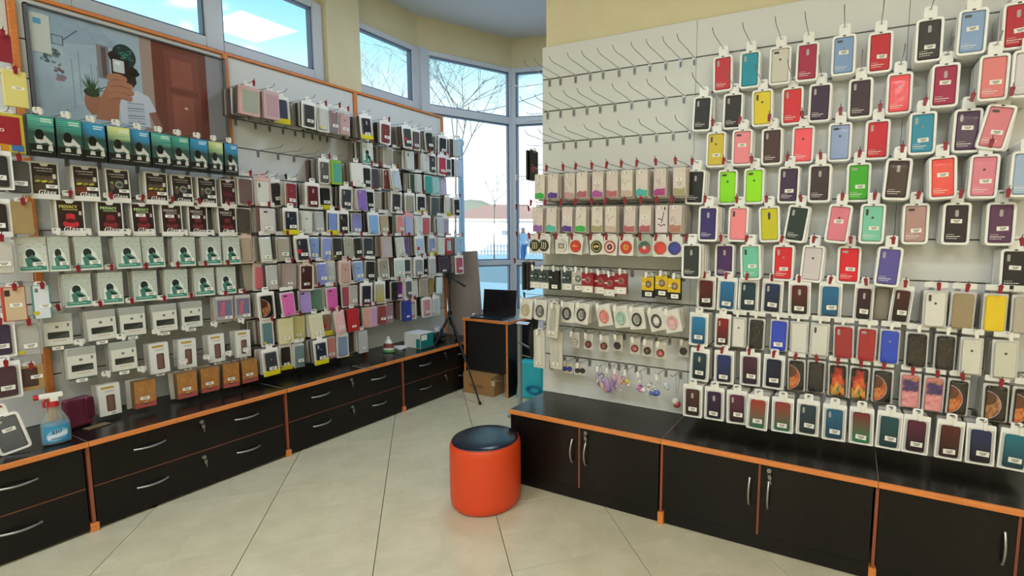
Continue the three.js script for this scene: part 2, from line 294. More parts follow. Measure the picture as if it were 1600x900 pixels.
/* ---------- printed textures ---------- */
const bars = (g, x, y, w, h, n, c, seed = 1) => { const r = mulberry(seed); g.fillStyle = c; for (let i = 0; i < n; i++) { let a = x; const yy = y + (i * h) / n; while (a < x + w * (0.72 + 0.28 * r())) { const l = w * (0.05 + 0.12 * r()); g.fillRect(a, yy, Math.min(l, x + w - a), (h / n) * 0.55); a += l + w * 0.025; } } };
const ell = (g, x, y, a, b, c, rot = 0) => { g.fillStyle = c; g.beginPath(); g.ellipse(x, y, a, b, rot, 0, 7); g.fill(); };
const poly = (g, pts, c) => { g.fillStyle = c; g.beginPath(); pts.forEach((p, i) => (i ? g.lineTo(p[0], p[1]) : g.moveTo(p[0], p[1]))); g.closePath(); g.fill(); };
const T = {};
T.sticker = canvasTex(96, 40, (g, w, h) => { g.fillStyle = '#efede6'; g.fillRect(0, 0, w, h); g.fillStyle = '#4a4a4a'; const r = mulberry(3); for (let x = 22; x < 74; x += 3) g.fillRect(x, 9, 1 + r() * 1.6, 12); g.fillRect(30, 25, 36, 6); });
T.text = canvasTex(128, 64, (g, w, h) => { g.fillStyle = '#000'; g.fillRect(0, 0, w, h); bars(g, 4, 6, 64, 10, 1, '#ddd', 4); bars(g, 4, 24, 120, 14, 1, '#fff', 5); bars(g, 4, 44, 96, 12, 1, '#eee', 6); });
T.label = canvasTex(32, 64, (g, w, h) => { g.fillStyle = '#77767a'; g.fillRect(0, 0, w, h); const r = mulberry(8); for (let i = 0; i < 44; i++) { g.fillStyle = r() > 0.5 ? '#34353a' : '#a3a4a6'; g.fillRect(4 + Math.floor(r() * 6) * 4, 6 + Math.floor(r() * 13) * 4, 4, 4); } });
const runner = (g, w, h, dark, pale) => {   // abstract angular figure on the protector boxes
  poly(g, [[.2 * w, .52 * h], [.3 * w, .6 * h], [.52 * w, .6 * h], [.62 * w, .5 * h], [.9 * w, .66 * h], [.84 * w, .72 * h], [.68 * w, .66 * h], [.4 * w, .7 * h], [.26 * w, .68 * h]], pale);
  ell(g, .42 * w, .47 * h, .17 * w, .13 * h, dark); poly(g, [[.56 * w, .52 * h], [.62 * w, .48 * h], [.92 * w, .66 * h], [.82 * w, .72 * h], [.6 * w, .63 * h]], pale); poly(g, [[.3 * w, .74 * h], [.48 * w, .74 * h], [.5 * w, .84 * h], [.26 * w, .84 * h]], pale); poly(g, [[.74 * w, .74 * h], [.9 * w, .7 * h], [.92 * w, .86 * h], [.72 * w, .86 * h]], pale);
};
T.turf = [['#1f7f88', '#7cc7a6'], ['#2c6f74', '#4fae98'], ['#2376ad', '#3c95c4'], ['#9cc7a0', '#d6d98a']].map(([a, b], k) => canvasTex(128, 192, (g, w, h) => {
  g.fillStyle = '#31504a'; g.fillRect(0, 0, w, h); g.fillStyle = '#14191a'; g.fillRect(0, 0.72 * h, w, 0.28 * h);
  for (let i = 0; i < 40; i++) { g.globalAlpha = 1 - i / 44; g.fillStyle = i % 5 < 2 ? a : b; poly(g, [[0, i * 1.9], [w, i * 1.9 - 6 + 8 * n2(i * .3, k)], [w, i * 1.9 + 3], [0, i * 1.9 + 3]], g.fillStyle); } g.globalAlpha = 1;
  bars(g, .5 * w, 12, .44 * w, 22, 2, '#dfe6e0', k + 2); runner(g, w, h, '#0f1516', '#c6c5bd'); bars(g, 10, .88 * h, .8 * w, 10, 1, '#8a8d8a', 4);
}));
const script = (g, w, h) => { g.fillStyle = '#e4e2dc'; g.fillRect(0, .86 * h, w, .14 * h); g.font = `italic bold ${Math.round(.17 * h)}px serif`; g.fillStyle = '#efeeea'; g.lineWidth = 2; g.fillText('Glass', .2 * w, .875 * h); };
T.glass = [0, 1, 2, 3].map((k) => canvasTex(144, 208, (g, w, h) => {
  g.fillStyle = '#dcdad4'; g.fillRect(0, 0, w, h); g.fillStyle = k === 3 ? '#3a1d22' : '#2b2322'; g.fillRect(7, 8, w - 14, h - 36); poly(g, [[.32 * w, 6], [.68 * w, 6], [.6 * w, 22], [.4 * w, 22]], '#dcdad4');
  bars(g, 20, 32, 104, 9, 1, '#d8d6d0', 3); bars(g, 32, 47, 84, 8, 1, '#bdbbb5', 4);
  if (k < 2) { for (let i = 0; i < 3; i++) { ell(g, 34 + i * 34, 92, 19, 17, '#5a4a3c'); ell(g, 34 + i * 34, 108, 17, 7, ['#a8a240', '#c2b83e', '#8c8a3a'][(i + k) % 3], -0.2); } poly(g, [[12, 128], [70, 118], [90, 160], [12, 168]], k ? '#6b3420' : '#4a3a30'); }
  else if (k === 2) { ell(g, 78, 96, 26, 24, '#8d8b84'); poly(g, [[60, 96], [80, 112], [104, 96], [80, 84]], '#3d4c4a'); ell(g, 34, 110, 14, 22, '#5f4a44'); poly(g, [[20, 86], [40, 76], [44, 96]], '#7fae52'); }
  else { ell(g, 72, 112, 40, 26, '#4d1a22'); bars(g, 30, 100, 80, 24, 2, '#6b3038', 3); }
  g.fillStyle = '#cfcdc6'; g.fillRect(112, 64, 18, 26); script(g, w, h);
}));
T.privacy = ['#ddd25e', '#bfe8a0', '#c9c2bd'].map((c, k) => canvasTex(144, 208, (g, w, h) => {
  g.fillStyle = '#dcdad4'; g.fillRect(0, 0, w, h); g.fillStyle = '#2a1718'; g.fillRect(7, 8, w - 14, h - 36); poly(g, [[.32 * w, 6], [.68 * w, 6], [.6 * w, 22], [.4 * w, 22]], '#dcdad4');
  g.font = 'bold 23px sans-serif'; g.fillStyle = c; g.fillText('PRIVACY', 16, 50, 110); bars(g, 34, 56, 84, 8, 1, c, 3);
  const red = ['#c22b38', '#7e2630', '#6e2a30'][k]; ell(g, 72, 140, 42, 22, red); g.fillRect(48, 92, 48, 26); ell(g, 72, 92, 24, 12, red); ell(g, 72, 122, 30, 12, '#4a1418'); g.fillStyle = '#c9b3b0'; g.fillRect(116, 66, 14, 22); script(g, w, h);
}));
T.teal = [0, 1].map((k) => canvasTex(144, 192, (g, w, h) => {
  g.fillStyle = k ? '#cfd3cc' : '#bcc4bb'; g.fillRect(0, 0, w, h); const r = mulberry(5 + k); for (let i = 0; i < 60; i++) { g.fillStyle = ['#a9b3ac', '#c7bfc6', '#b7c7be', '#8b9a92'][i % 4]; g.fillRect(r() * w, r() * h * .5, 3 + r() * 9, 2 + r() * 3); }
  poly(g, [[.16 * w, .86 * h], [.2 * w, .5 * h], [.36 * w, .32 * h], [.56 * w, .32 * h], [.76 * w, .5 * h], [.9 * w, .86 * h]], '#e3e8e2');
  ell(g, .44 * w, .47 * h, .16 * w, .13 * h, '#22302e'); poly(g, [[.24 * w, .62 * h], [.5 * w, .5 * h], [.76 * w, .66 * h], [.84 * w, .86 * h], [.3 * w, .86 * h]], '#4a8074'); poly(g, [[.4 * w, .58 * h], [.72 * w, .66 * h], [.56 * w, .76 * h]], '#253a38'); poly(g, [[.46 * w, .74 * h], [.62 * w, .84 * h], [.5 * w, .86 * h]], '#e8ece7');
  g.fillStyle = '#4b8d7e'; g.fillRect(.06 * w, .84 * h, .88 * w, .11 * h); bars(g, .12 * w, .87 * h, .7 * w, 9, 1, '#a6d4c6', 3); g.fillStyle = '#dfe2dc'; g.fillRect(0, .95 * h, w, .05 * h);
}));
T.window = canvasTex(192, 192, (g, w, h) => { g.fillStyle = '#d8d8d0'; g.fillRect(0, 0, w, h); g.fillStyle = '#a9aba6'; g.fillRect(0, 0, w, .24 * h); g.fillStyle = '#6a6b68'; g.fillRect(.4 * w, .36 * h, 22, 14); g.fillRect(.82 * w, .3 * h, 14, 20); g.fillStyle = '#2c302d'; rrFill(g, .12 * w, .56 * h, .76 * w, .22 * h, 5); poly(g, [[.2 * w, .78 * h], [.88 * w, .58 * h], [.88 * w, .78 * h]], '#454a44'); bars(g, .3 * w, .84 * h, .5 * w, 9, 1, '#b5867e', 3); });
function rrFill(g, x, y, w, h, r) { g.beginPath(); g.moveTo(x + r, y); g.arcTo(x + w, y, x + w, y + h, r); g.arcTo(x + w, y + h, x, y + h, r); g.arcTo(x, y + h, x, y, r); g.arcTo(x, y, x + w, y, r); g.fill(); }
T.slim = canvasTex(96, 192, (g, w, h) => { g.fillStyle = '#dedfdd'; g.fillRect(0, 0, w, h); g.fillStyle = '#b99a4a'; g.fillRect(.14 * w, .06 * h, .6 * w, .08 * h); g.fillStyle = '#5d4744'; rrFill(g, .34 * w, .34 * h, .4 * w, .54 * h, 8); g.fillStyle = '#7a5a4e'; rrFill(g, .4 * w, .38 * h, .24 * w, .46 * h, 6); bars(g, .3 * w, .2 * h, .5 * w, 10, 2, '#9a9a98', 4); });
T.amber = canvasTex(128, 160, (g, w, h) => { g.fillStyle = '#a9773f'; g.fillRect(0, 0, w, h); const r = mulberry(4); for (let i = 0; i < 90; i++) { g.globalAlpha = .16; ell(g, r() * w, r() * h, 8 + r() * 22, 5 + r() * 14, ['#c58d4a', '#8d7a44', '#b8564e', '#c9a05a'][i % 4], r() * 3); } g.globalAlpha = 1; g.fillStyle = '#a85450'; g.fillRect(0, .8 * h, w, .2 * h); g.strokeStyle = '#e0cda0'; g.lineWidth = 3; g.beginPath(); g.arc(.5 * w, .93 * h, 20, 3.4, 6); g.stroke(); g.fillStyle = '#2b1c18'; g.fillRect(.3 * w, .84 * h, .4 * w, 5); });
T.pinkphone = canvasTex(96, 160, (g, w, h) => { g.fillStyle = '#a7a2a6'; g.fillRect(0, 0, w, h); g.fillStyle = '#7d6f8a'; g.fillRect(8, 26, w - 16, h - 50); poly(g, [[20, 130], [34, 40], [52, 36], [46, 130]], '#c2687f'); poly(g, [[60, 130], [64, 60], [80, 50], [78, 130]], '#5e7f9a'); g.fillStyle = '#c9c4c2'; g.fillRect(0, 0, w, 18); });
T.planet = [['#c2561e', '#e89a4a'], ['#8d5a36', '#c9996a']].map(([a, b], k) => canvasTex(96, 192, (g, w, h) => {
  g.fillStyle = '#16110f'; g.fillRect(0, 0, w, h); const r = mulberry(k + 2), X = -0.1 * w, Y = 0.56 * h, Q = 0.86 * w;
  ell(g, X, Y, Q + 3, Q + 3, '#b9a8c0'); ell(g, X - 1, Y, Q, Q, a); g.save(); g.beginPath(); g.arc(X, Y, Q - 1, 0, 7); g.clip();
  for (let i = 0; i < 70; i++) { g.globalAlpha = 0.35; const y = r() * h; ell(g, r() * w * 0.8, y, 3 + r() * 8, 8 + r() * 26, [b, '#5d2410', a, '#e0aa66'][i % 4], 0.5 - r()); } g.globalAlpha = 0.75; ell(g, X + 6, Y - 0.2 * h, Q * 0.66, Q * 0.5, '#3a1a10'); g.restore();
}));
T.fire = canvasTex(96, 192, (g, w, h) => { g.fillStyle = '#180d0c'; g.fillRect(0, 0, w, h); const r = mulberry(9); for (let i = 0; i < 90; i++) { const q = i / 90, x = (0.5 + (r() - 0.5) * (0.4 + 0.6 * q)) * w, y = (0.12 + 0.85 * q) * h; g.globalAlpha = 0.55; ell(g, x, y, 4 + r() * 9, 14 + r() * 26, q < 0.35 ? ['#7a1210', '#b3241a', '#c8301e'][i % 3] : q < 0.7 ? ['#d4501c', '#c8301e', '#e2701f'][i % 3] : ['#f0a83a', '#e2701f', '#2f6a58', '#f4c060'][i % 4], 0.5 - r()); } g.globalAlpha = 1; });
T.nebula = canvasTex(96, 192, (g, w, h) => { g.fillStyle = '#d8838e'; g.fillRect(0, 0, w, h); const r = mulberry(19); g.globalAlpha = 0.4; for (let i = 0; i < 60; i++) ell(g, r() * w, (0.5 + r() * 0.5) * h, 10 + r() * 30, 6 + r() * 14, ['#e8a6ac', '#c9707f', '#e09a90'][i % 3], -0.4); for (let i = 0; i < 60; i++) ell(g, r() * w, (0.12 + r() * 0.34) * h, 8 + r() * 26, 5 + r() * 12, ['#33235e', '#4a3480', '#2a1d52'][i % 3], -0.5); for (let i = 0; i < 14; i++) ell(g, r() * w, r() * 0.16 * h, 8 + r() * 16, 4 + r() * 6, '#d08a5a', 0); g.globalAlpha = 1; });
T.scale = canvasTex(96, 192, (g, w, h) => { g.fillStyle = '#1e1a1b'; g.fillRect(0, 0, w, h); const r = mulberry(29); for (let i = 0; i < 150; i++) { g.strokeStyle = i % 2 ? '#3a3434' : '#100d0e'; g.lineWidth = 1.5; g.beginPath(); g.arc(r() * w, r() * h, 3 + r() * 8, r() * 6, r() * 6 + 3); g.stroke(); } });
// liquid glitter cases: pale shell, coloured sediment at the foot, a thin drawing above
T.glit = ['#2aa84a', '#4a2a8a', '#b98f94', '#a85a68', '#a8489a', '#b0646c', '#c3ab9a', '#3cb0a4', '#a93a86', '#a39a72', '#8a5aa4', '#b07a68'].map((c, k) => canvasTex(64, 128, (g, w, h) => {
  g.fillStyle = ['#d9cfc8', '#d6cac6', '#d2c4c2'][k % 3]; g.fillRect(0, 0, w, h); const r = mulberry(k + 40);
  poly(g, [[0, h], [0, (.72 + .1 * r()) * h], [.3 * w, (.7 + .08 * r()) * h], [.6 * w, (.74 + .06 * r()) * h], [w, (.72 + .12 * r()) * h], [w, h]], c);
  for (let i = 0; i < 60; i++) { g.fillStyle = i % 3 ? c : '#f3e9ee'; g.globalAlpha = .7; g.fillRect(r() * w, (.6 + .4 * r()) * h, 2, 2); } g.globalAlpha = 1;
  g.strokeStyle = ['#6b5a5c', '#8a7a8c', '#5a5052'][k % 3]; g.lineWidth = 1.6; if (k % 2 === 0 || k > 8) for (let i = 0; i < 4; i++) { g.beginPath(); g.arc((.25 + .5 * r()) * w, (.34 + .3 * r()) * h, 4 + r() * 9, r() * 3, 3 + r() * 3); g.stroke(); }
}));
T.figure = canvasTex(64, 128, (g, w, h) => { g.fillStyle = '#d9cdd0'; g.fillRect(0, 0, w, h); g.strokeStyle = '#3a2f38'; g.lineWidth = 4; g.beginPath(); g.moveTo(14, 66); g.bezierCurveTo(20, 50, 30, 80, 40, 62); g.moveTo(46, 30); g.lineTo(34, 84); g.moveTo(14, 92); g.bezierCurveTo(24, 80, 24, 108, 38, 94); g.bezierCurveTo(44, 86, 50, 104, 54, 88); g.stroke(); ell(g, 52, 14, 4, 8, '#3a2f38'); });
// round grip designs
const disc = (fn) => canvasTex(96, 96, (g, w, h) => { g.translate(48, 48); fn(g); });
const circ = (g, r, c) => ell(g, 0, 0, r, r, c);
T.disc = {
  stripes: disc((g) => { circ(g, 48, '#1a1817'); for (const x of [-26, -6, 14]) { g.strokeStyle = '#d9cf9a'; g.lineWidth = 7; g.beginPath(); g.arc(x - 30, 0, 40, -.8, .8); g.stroke(); } }),
  pale: disc((g) => { circ(g, 48, '#d5d0c6'); g.fillStyle = '#57504c'; g.fillRect(-26, -20, 52, 40); g.fillStyle = '#b8b0a6'; g.fillRect(-18, -12, 36, 26); }),
  bolt: disc((g) => { circ(g, 48, '#c8302a'); poly(g, [[-26, -6], [0, -14], [-4, -2], [26, -8], [2, 14], [6, 2], [-22, 10]], '#d8b13c'); }),
  rings: disc((g) => { circ(g, 48, '#17161a'); circ(g, 38, '#c9bd62'); circ(g, 32, '#17161a'); poly(g, [[-26, -4], [-8, -10], [8, -10], [26, -4], [14, 10], [0, 4], [-14, 10]], '#cfc46a'); }),
  target: disc((g) => { circ(g, 48, '#b92f38'); circ(g, 37, '#e6dfdc'); circ(g, 26, '#a82a33'); circ(g, 17, '#33262c'); circ(g, 6, '#e3dcd8'); }),
  slash: disc((g) => { circ(g, 48, '#c9322e'); circ(g, 22, '#d4a23a'); poly(g, [[-14, 12], [6, -16], [4, -2], [16, -8], [-4, 18], [-2, 4]], '#a82a22'); }),
  patch: disc((g) => { circ(g, 48, '#4d6a60'); poly(g, [[-48, 0], [48, -10], [40, 40], [-30, 46]], '#c4383c'); circ(g, 14, '#e2c9c2'); poly(g, [[-30, -40], [20, -46], [30, -22], [-20, -16]], '#3f5f58'); }),
  red: disc((g) => { circ(g, 48, '#cf3a34'); ell(g, 10, 6, 30, 34, '#d94a40'); }),
  blue: disc((g) => { circ(g, 48, '#2d2f8c'); ell(g, 4, -4, 34, 26, '#3a3ea6'); }),
  dark: disc((g) => { circ(g, 48, '#1c191b'); circ(g, 36, '#2a2427'); }),
  wine: disc((g) => { circ(g, 48, '#1f191a'); circ(g, 36, '#7a2c30'); circ(g, 14, '#a85a58'); }),
  silver: disc((g) => { circ(g, 48, '#b5b2aa'); circ(g, 38, '#8f8c86'); circ(g, 30, '#c4c1b8'); ell(g, 0, 0, 16, 8, '#55524e'); }),
  gold: disc((g) => { circ(g, 48, '#1b1718'); poly(g, [[-10, -26], [18, -10], [-4, 26], [-20, 6]], '#8a6a3a'); }),
  rose: disc((g) => { circ(g, 48, '#2a1c1e'); circ(g, 38, '#a83c44'); ell(g, 6, 4, 22, 16, '#d07a78'); }),
};
const ringBox = (top, foot, ring, mid) => canvasTex(96, 144, (g, w, h) => { g.fillStyle = top; g.fillRect(0, 0, w, .66 * h); g.fillStyle = foot; g.fillRect(0, .66 * h, w, .34 * h); ell(g, .55 * w, .36 * h, .27 * w, .18 * h, ring); ell(g, .55 * w, .36 * h, .19 * w, .125 * h, mid); g.fillStyle = '#d8d5cc'; g.fillRect(.04 * w, .32 * h, .3 * w, .07 * h); g.fillStyle = '#efede4'; g.fillRect(.28 * w, .74 * h, .58 * w, .2 * h); bars(g, .42 * w, .82 * h, .32 * w, 9, 1, '#4a4a4a', 3); });
T.ringbox = { slate: ringBox('#3f4a49', '#d3d1c8', '#2e3838', '#56625f'), black: ringBox('#131316', '#17171a', '#3a3a3e', '#1b1b1f'), silver: ringBox('#b9b6b0', '#8b8984', '#6c6a68', '#a19f9b'), red: ringBox('#8c1d2a', '#d9d5cc', '#b5525a', '#7a4a4c'), yellow: ringBox('#d9b520', '#141312', '#8a5a3a', '#9a8a86') };

/* ---------- packages ---------- */
const G = {};
const gCase = (w, h, d = 0.0115, r = 0.011) => (G['case' + w + '/' + h] ??= slab(w, h, r, d, 0.0028));
function gradGeo(base, a, b, mid = 0.5, soft = 0.5) {   // dyed two-tone shell
  const g = base.clone(), p = g.attributes.position, c = new Float32Array(p.count * 3), A = new THREE.Color(a), B = new THREE.Color(b);
  g.computeBoundingBox(); const { min, max } = g.boundingBox;
  for (let i = 0; i < p.count; i++) { const t = (max.y - p.getY(i)) / (max.y - min.y), q = A.clone().lerp(B, t); c.set([q.r, q.g, q.b], i * 3); }
  g.setAttribute('color', new THREE.BufferAttribute(c, 3)); return g;
}
const tabShape = (() => { const s = rr(0.042, 0.03, 0.008, 0, -0.006); s.holes.push(rrPath(new THREE.Path(), 0.022, 0.008, 0.003)); return s; })();
G.tab = ext(tabShape, 0.0025, 0, 2);
G.tabTall = (() => { const s = rr(0.05, 0.056, 0.012, 0, -0.016); s.holes.push(rrPath(new THREE.Path(), 0.022, 0.008, 0.003)); return ext(s, 0.0025, 0, 3); })();
G.tray = merge(hoop(0.106, 0.188, 0.019, 0.0115, 0.021, 0.0022).translate(0, -0.134, 0), slab(0.1, 0.183, 0.016, 0.003).translate(0, -0.134, 0.0005), G.tabTall.clone().translate(0, 0, 0.006));
G.trayBack = merge(slab(0.106, 0.188, 0.019, 0.021, 0.003).translate(0, -0.134, 0), G.tabTall.clone().translate(0, 0, 0.006));
G.bagEdge = (() => { const g = hoop(0.108, 0.186, 0.007, 0.0065, 0.003, 0.0008, 0.0075, 0.024).translate(0, -0.1, 0.002); return merge(g, G.tabTall.clone().scale(0.85, 0.9, 1).translate(0, 0.014, 0.002)); })();
G.bagBack = slab(0.105, 0.18, 0.006, 0.002).translate(0, -0.1, 0);
function filmGeo(w, h, z, seed, amp = 0.0012) {
  const g = new THREE.PlaneGeometry(w, h, 9, 14), p = g.attributes.position;
  for (let i = 0; i < p.count; i++) { const x = p.getX(i), y = p.getY(i), u = Math.abs(2 * x / w), v = Math.abs(2 * y / h); p.setZ(i, 0.0035 + (z - 0.0035) * (1 - u ** 6) * (1 - v ** 10) + n2(x * 70 + seed * 9, y * 45) * amp); }
  g.computeVertexNormals(); return g;
}
G.film = [1, 2, 3].map((s) => filmGeo(0.096, 0.158, 0.0135, s).translate(0, -0.107, 0));
G.filmBig = [1, 2, 3, 4].map((s) => { const a = filmGeo(0.098, 0.17, 0.0155, s + 5, 0.0022).translate(0, -0.105, 0), h = new THREE.PlaneGeometry(0.098, 0.03, 10, 4), p = h.attributes.position; for (let i = 0; i < p.count; i++) p.setZ(i, 0.006 + n2(p.getX(i) * 160 + s * 7, p.getY(i) * 120) * 0.006); h.computeVertexNormals(); return merge(a, h.translate(0, 0.002, 0)); });
G.bagSlab = slab(0.102, 0.176, 0.008, 0.013, 0.003).translate(0, -0.1, 0);
G.clearSlab = slab(0.082, 0.16, 0.011, 0.013, 0.003).translate(0, -0.108, 0);
G.sticker = new THREE.BoxGeometry(0.042, 0.018, 0.0008);
G.stickerS = new THREE.BoxGeometry(0.034, 0.016, 0.0008);
G.text = face(0.062, 0.03, 0.002);
const mSticker = new THREE.MeshPhysicalMaterial({ map: T.sticker, roughness: 0.6 });
const mText = new THREE.MeshStandardMaterial({ color: '#f2efec', alphaMap: T.text, transparent: true, roughness: 0.6 });
const mVert = new THREE.MeshPhysicalMaterial({ color: '#ffffff', vertexColors: true, roughness: 0.32 });
const printMats = new Map(), mPrint = (t, rough = 0.4) => { const k = t.uuid + rough; if (!printMats.has(k)) printMats.set(k, new THREE.MeshPhysicalMaterial({ map: t, roughness: rough })); return printMats.get(k); };
const lum = (c) => { const k = new THREE.Color(c); return 0.3 * k.r + 0.6 * k.g + 0.1 * k.b; };
function camera_(kind, cs, w, h, z, col) {   // cutout for the lens, in the case's frame
  const dark = lum(col) < 0.3 ? M('#aaa5a5', 0.4) : M('#3d393b', 0.35);
  if (kind === 'p') return part('camera_cutout', (G.cp ??= slab(0.011, 0.03, 0.0055, 0.001)), dark, cs).position.set(-w / 2 + 0.016, h / 2 - 0.026, z);
  if (kind === 'h') return part('camera_cutout', (G.ch ??= slab(0.026, 0.011, 0.0055, 0.001)), dark, cs).position.set(-w / 2 + 0.022, h / 2 - 0.016, z);
  if (kind === 'c') return part('camera_cutout', (G.cc ??= merge(slab(0.013, 0.03, 0.006, 0.001))), dark, cs).position.set(0, h / 2 - 0.034, z);
}
// o: kind, c (colour), c2 (second tone), f (flags), t (print)
function fillPack(t, o) {
  const f = o.f || '', k = o.k; let cw = 0.08, ch = 0.16, cy = -0.134, cz = 0.008, holder = t;
  if (k === 'tray') { part('tray', G.tray, o.edge ? M(o.edge, 0.35) : MT.tray, t); part('hang_slot', (G.slot ??= slab(0.013, 0.006, 0.0025, 0.0008)), M('#4a4849', 0.5), t).position.set(0, -0.0455, 0.0208); }
  else if (k === 'bag' || k === 'band') {
    part('bag_back', G.bagBack, o.back ? M(o.back, 0.5) : MT.bagBack, t); part('bag_edge', G.bagEdge, o.edge ? M(o.edge, 0.4) : MT.bagEdge, t);
    cw = 0.074; ch = 0.146; cy = -0.106; cz = 0.0025;
    if (k === 'band') part('yellow_band', (G.band ??= slab(0.104, 0.036, 0.004, 0.013, 0.003)), M('#d8cb1e', 0.4), t).position.set(0, -0.174, 0.003);
  } else if (k === 'clear') { cw = 0.077; ch = 0.155; cy = -0.106; cz = 0.002; part('bag_back', (G.cb ??= slab(0.094, 0.168, 0.006, 0.0015).translate(0, -0.104, -0.001)), MT.bagBack, t); part('header', (G.hd ??= slab(0.09, 0.026, 0.006, 0.002)), M('#e4e4e1', 0.35), t).position.set(0, 0.006, 0.004); }
  else if (k === 'box') {
    part('carton', (G.carton ??= rbx(0.1, 0.178, 0.026, 0, -0.102, 0.013, 0.002)), M(o.c, 0.5), t);
    if (o.c2) part('window', (G.cwin ??= slab(0.076, 0.14, 0.004, 0.001)), M(o.c2, 0.25), t).position.set(0.004, -0.104, 0.026);
    part('hanging_tab', G.tab, MT.white, t).position.set(0, 0.014, 0.01);
    if (f.includes('S')) part('price_sticker', G.stickerS, mSticker, t).position.set(0.004, -0.15, 0.0275);
    return t;
  } else if (k === 'card') {
    part('card', (G.card ??= slab(0.098, 0.172, 0.004, 0.012, 0.002).translate(0, -0.102, 0)), M(o.c, 0.5), t);
    part('print', (G.cardFace ??= face(0.094, 0.168, 0.004)), mPrint(o.t, 0.25), t).position.set(0, -0.102, 0.0124);
    part('hanging_tab', G.tab, MT.white, t).position.set(0, 0.014, 0.004);
    if (f.includes('S')) part('price_sticker', G.sticker, mSticker, t).position.set(0.016, -0.152, 0.0132);
    return t;
  }
  const base = gCase(cw, ch), cs = part('case', o.c2 ? gradGeo(base, o.c, o.c2) : base, o.c2 ? mVert : M(o.c, k === 'tray' ? 0.5 : 0.32), t);
  cs.position.set(0, cy, cz);
  const z = 0.0115;
  const cam = /[phc]/.exec(f); if (cam) camera_(cam[0], cs, cw, ch, z, o.c);
  if (o.t) part('artwork', (G['art' + cw] ??= face(cw - 0.008, ch - 0.008, 0.008)), mPrint(o.t, 0.2), cs).position.set(0, 0, z + 0.0003);
  if (f.includes('L')) part('logo', (G.logo ??= new THREE.CircleGeometry(0.0055, 14)), M(lum(o.c) > 0.35 ? '#3a3a3c' : '#8a8684', 0.3), cs).position.set(0, ch * 0.18, z + 0.0004);
  if (f.includes('T')) part('printed_text', G.text, mText, cs).position.set(-0.006, -ch * 0.36, z + 0.0006);
  if (f.includes('R')) part('red_disc', (G.rd ??= new THREE.CylinderGeometry(0.016, 0.016, 0.001, 16).rotateX(Math.PI / 2)), M('#c0283a', 0.4), cs).position.set(-0.026, -0.012, z + 0.001);
  if (f.includes('W')) part('window', (G.win2 ??= slab(0.05, 0.1, 0.006, 0.0008)), M('#b9c2c6', 0.2), cs).position.set(0.003, 0.005, z);
  if (f.includes('F')) part('clear_wrap', G.film[0], MT.film, t).position.set(0, -0.028, 0.008);
  const film = k === 'bag' || k === 'band' ? G.film : k === 'clear' ? G.filmBig : null;
  if (film && o.film !== 0) part(k === 'clear' ? 'clear_bag' : 'clear_front', film[(Math.abs(Math.round(t.position.x * 100 + t.position.z * 170)) + cw * 1000 | 0) % film.length], MT.film, t);
  const zs = cz + z + (film ? 0.0045 : 0.0012);
  if (f.includes('S')) { const s = part('price_sticker', G.sticker, mSticker, t); if (k !== 'tray') s.scale.set(1.12, 1.25, 1); s.position.set(o.sx ?? 0.004, cy + (o.sy ?? -0.03), zs); s.rotation.z = (o.sr ?? 0); }
  if (f.includes('Y')) part('yellow_tag', (G.yt ??= slab(0.022, 0.016, 0.002, 0.001)), M('#cdbf2a', 0.5), t).position.set(-0.03, -0.165, zs);
  return t;
}
/* hooks: base on the wall face, wire out along +z, clip at the tip */
const wireGeo = (L) => (G['wire' + L] ??= tube([[0, 0, 0.002], [0, 0.003, L * 0.5], [0, 0.008, L - 0.02], [0, 0.024, L]], 0.0021, 12, 6));
G.plate = merge(slab(0.02, 0.052, 0.003, 0.0025, 0.0005).translate(0, -0.024, 0.0002), bx(0.016, 0.006, 0.006, 0, 0, 0.002));
G.plateLabel = face(0.014, 0.034, 0.001);
G.clip = merge(ext((() => { const s = new THREE.Shape(); s.moveTo(-0.006, -0.03); s.lineTo(0.006, -0.03); s.lineTo(0.009, 0.004); s.lineTo(-0.009, 0.004); return s; })(), 0.006, 0.001).translate(0, 0, -0.003), at(new THREE.CylinderGeometry(0.0045, 0.0045, 0.012, 8), 0, 0.004, 0, Math.PI / 2));
const mLabel = mPrint(T.label, 0.45);
function hook(pos, turn, L, label, clip, plate = true, group) {
  const t = thing('wall_hook', label, 'hook', pos, turn, group);
  part('wire', wireGeo(L), MT.chrome, t);
  if (plate) { const p = part('mounting_plate', G.plate, MT.chrome, t); part('price_insert', G.plateLabel, mLabel, p).position.set(0, -0.028, 0.003); } else part('mounting_plate', G.plate, MT.chrome, t);
  if (clip) { const c = part(clip === 'r' ? 'red_clip' : clip === 'w' ? 'white_clip' : 'black_clip', G.clip, clip === 'r' ? MT.redClip : clip === 'w' ? MT.whiteClip : MT.blackClip, t); c.position.set(0, 0.006, L - 0.014); c.rotation.z = (rnd() - 0.5) * 0.4; }
  return t;
}
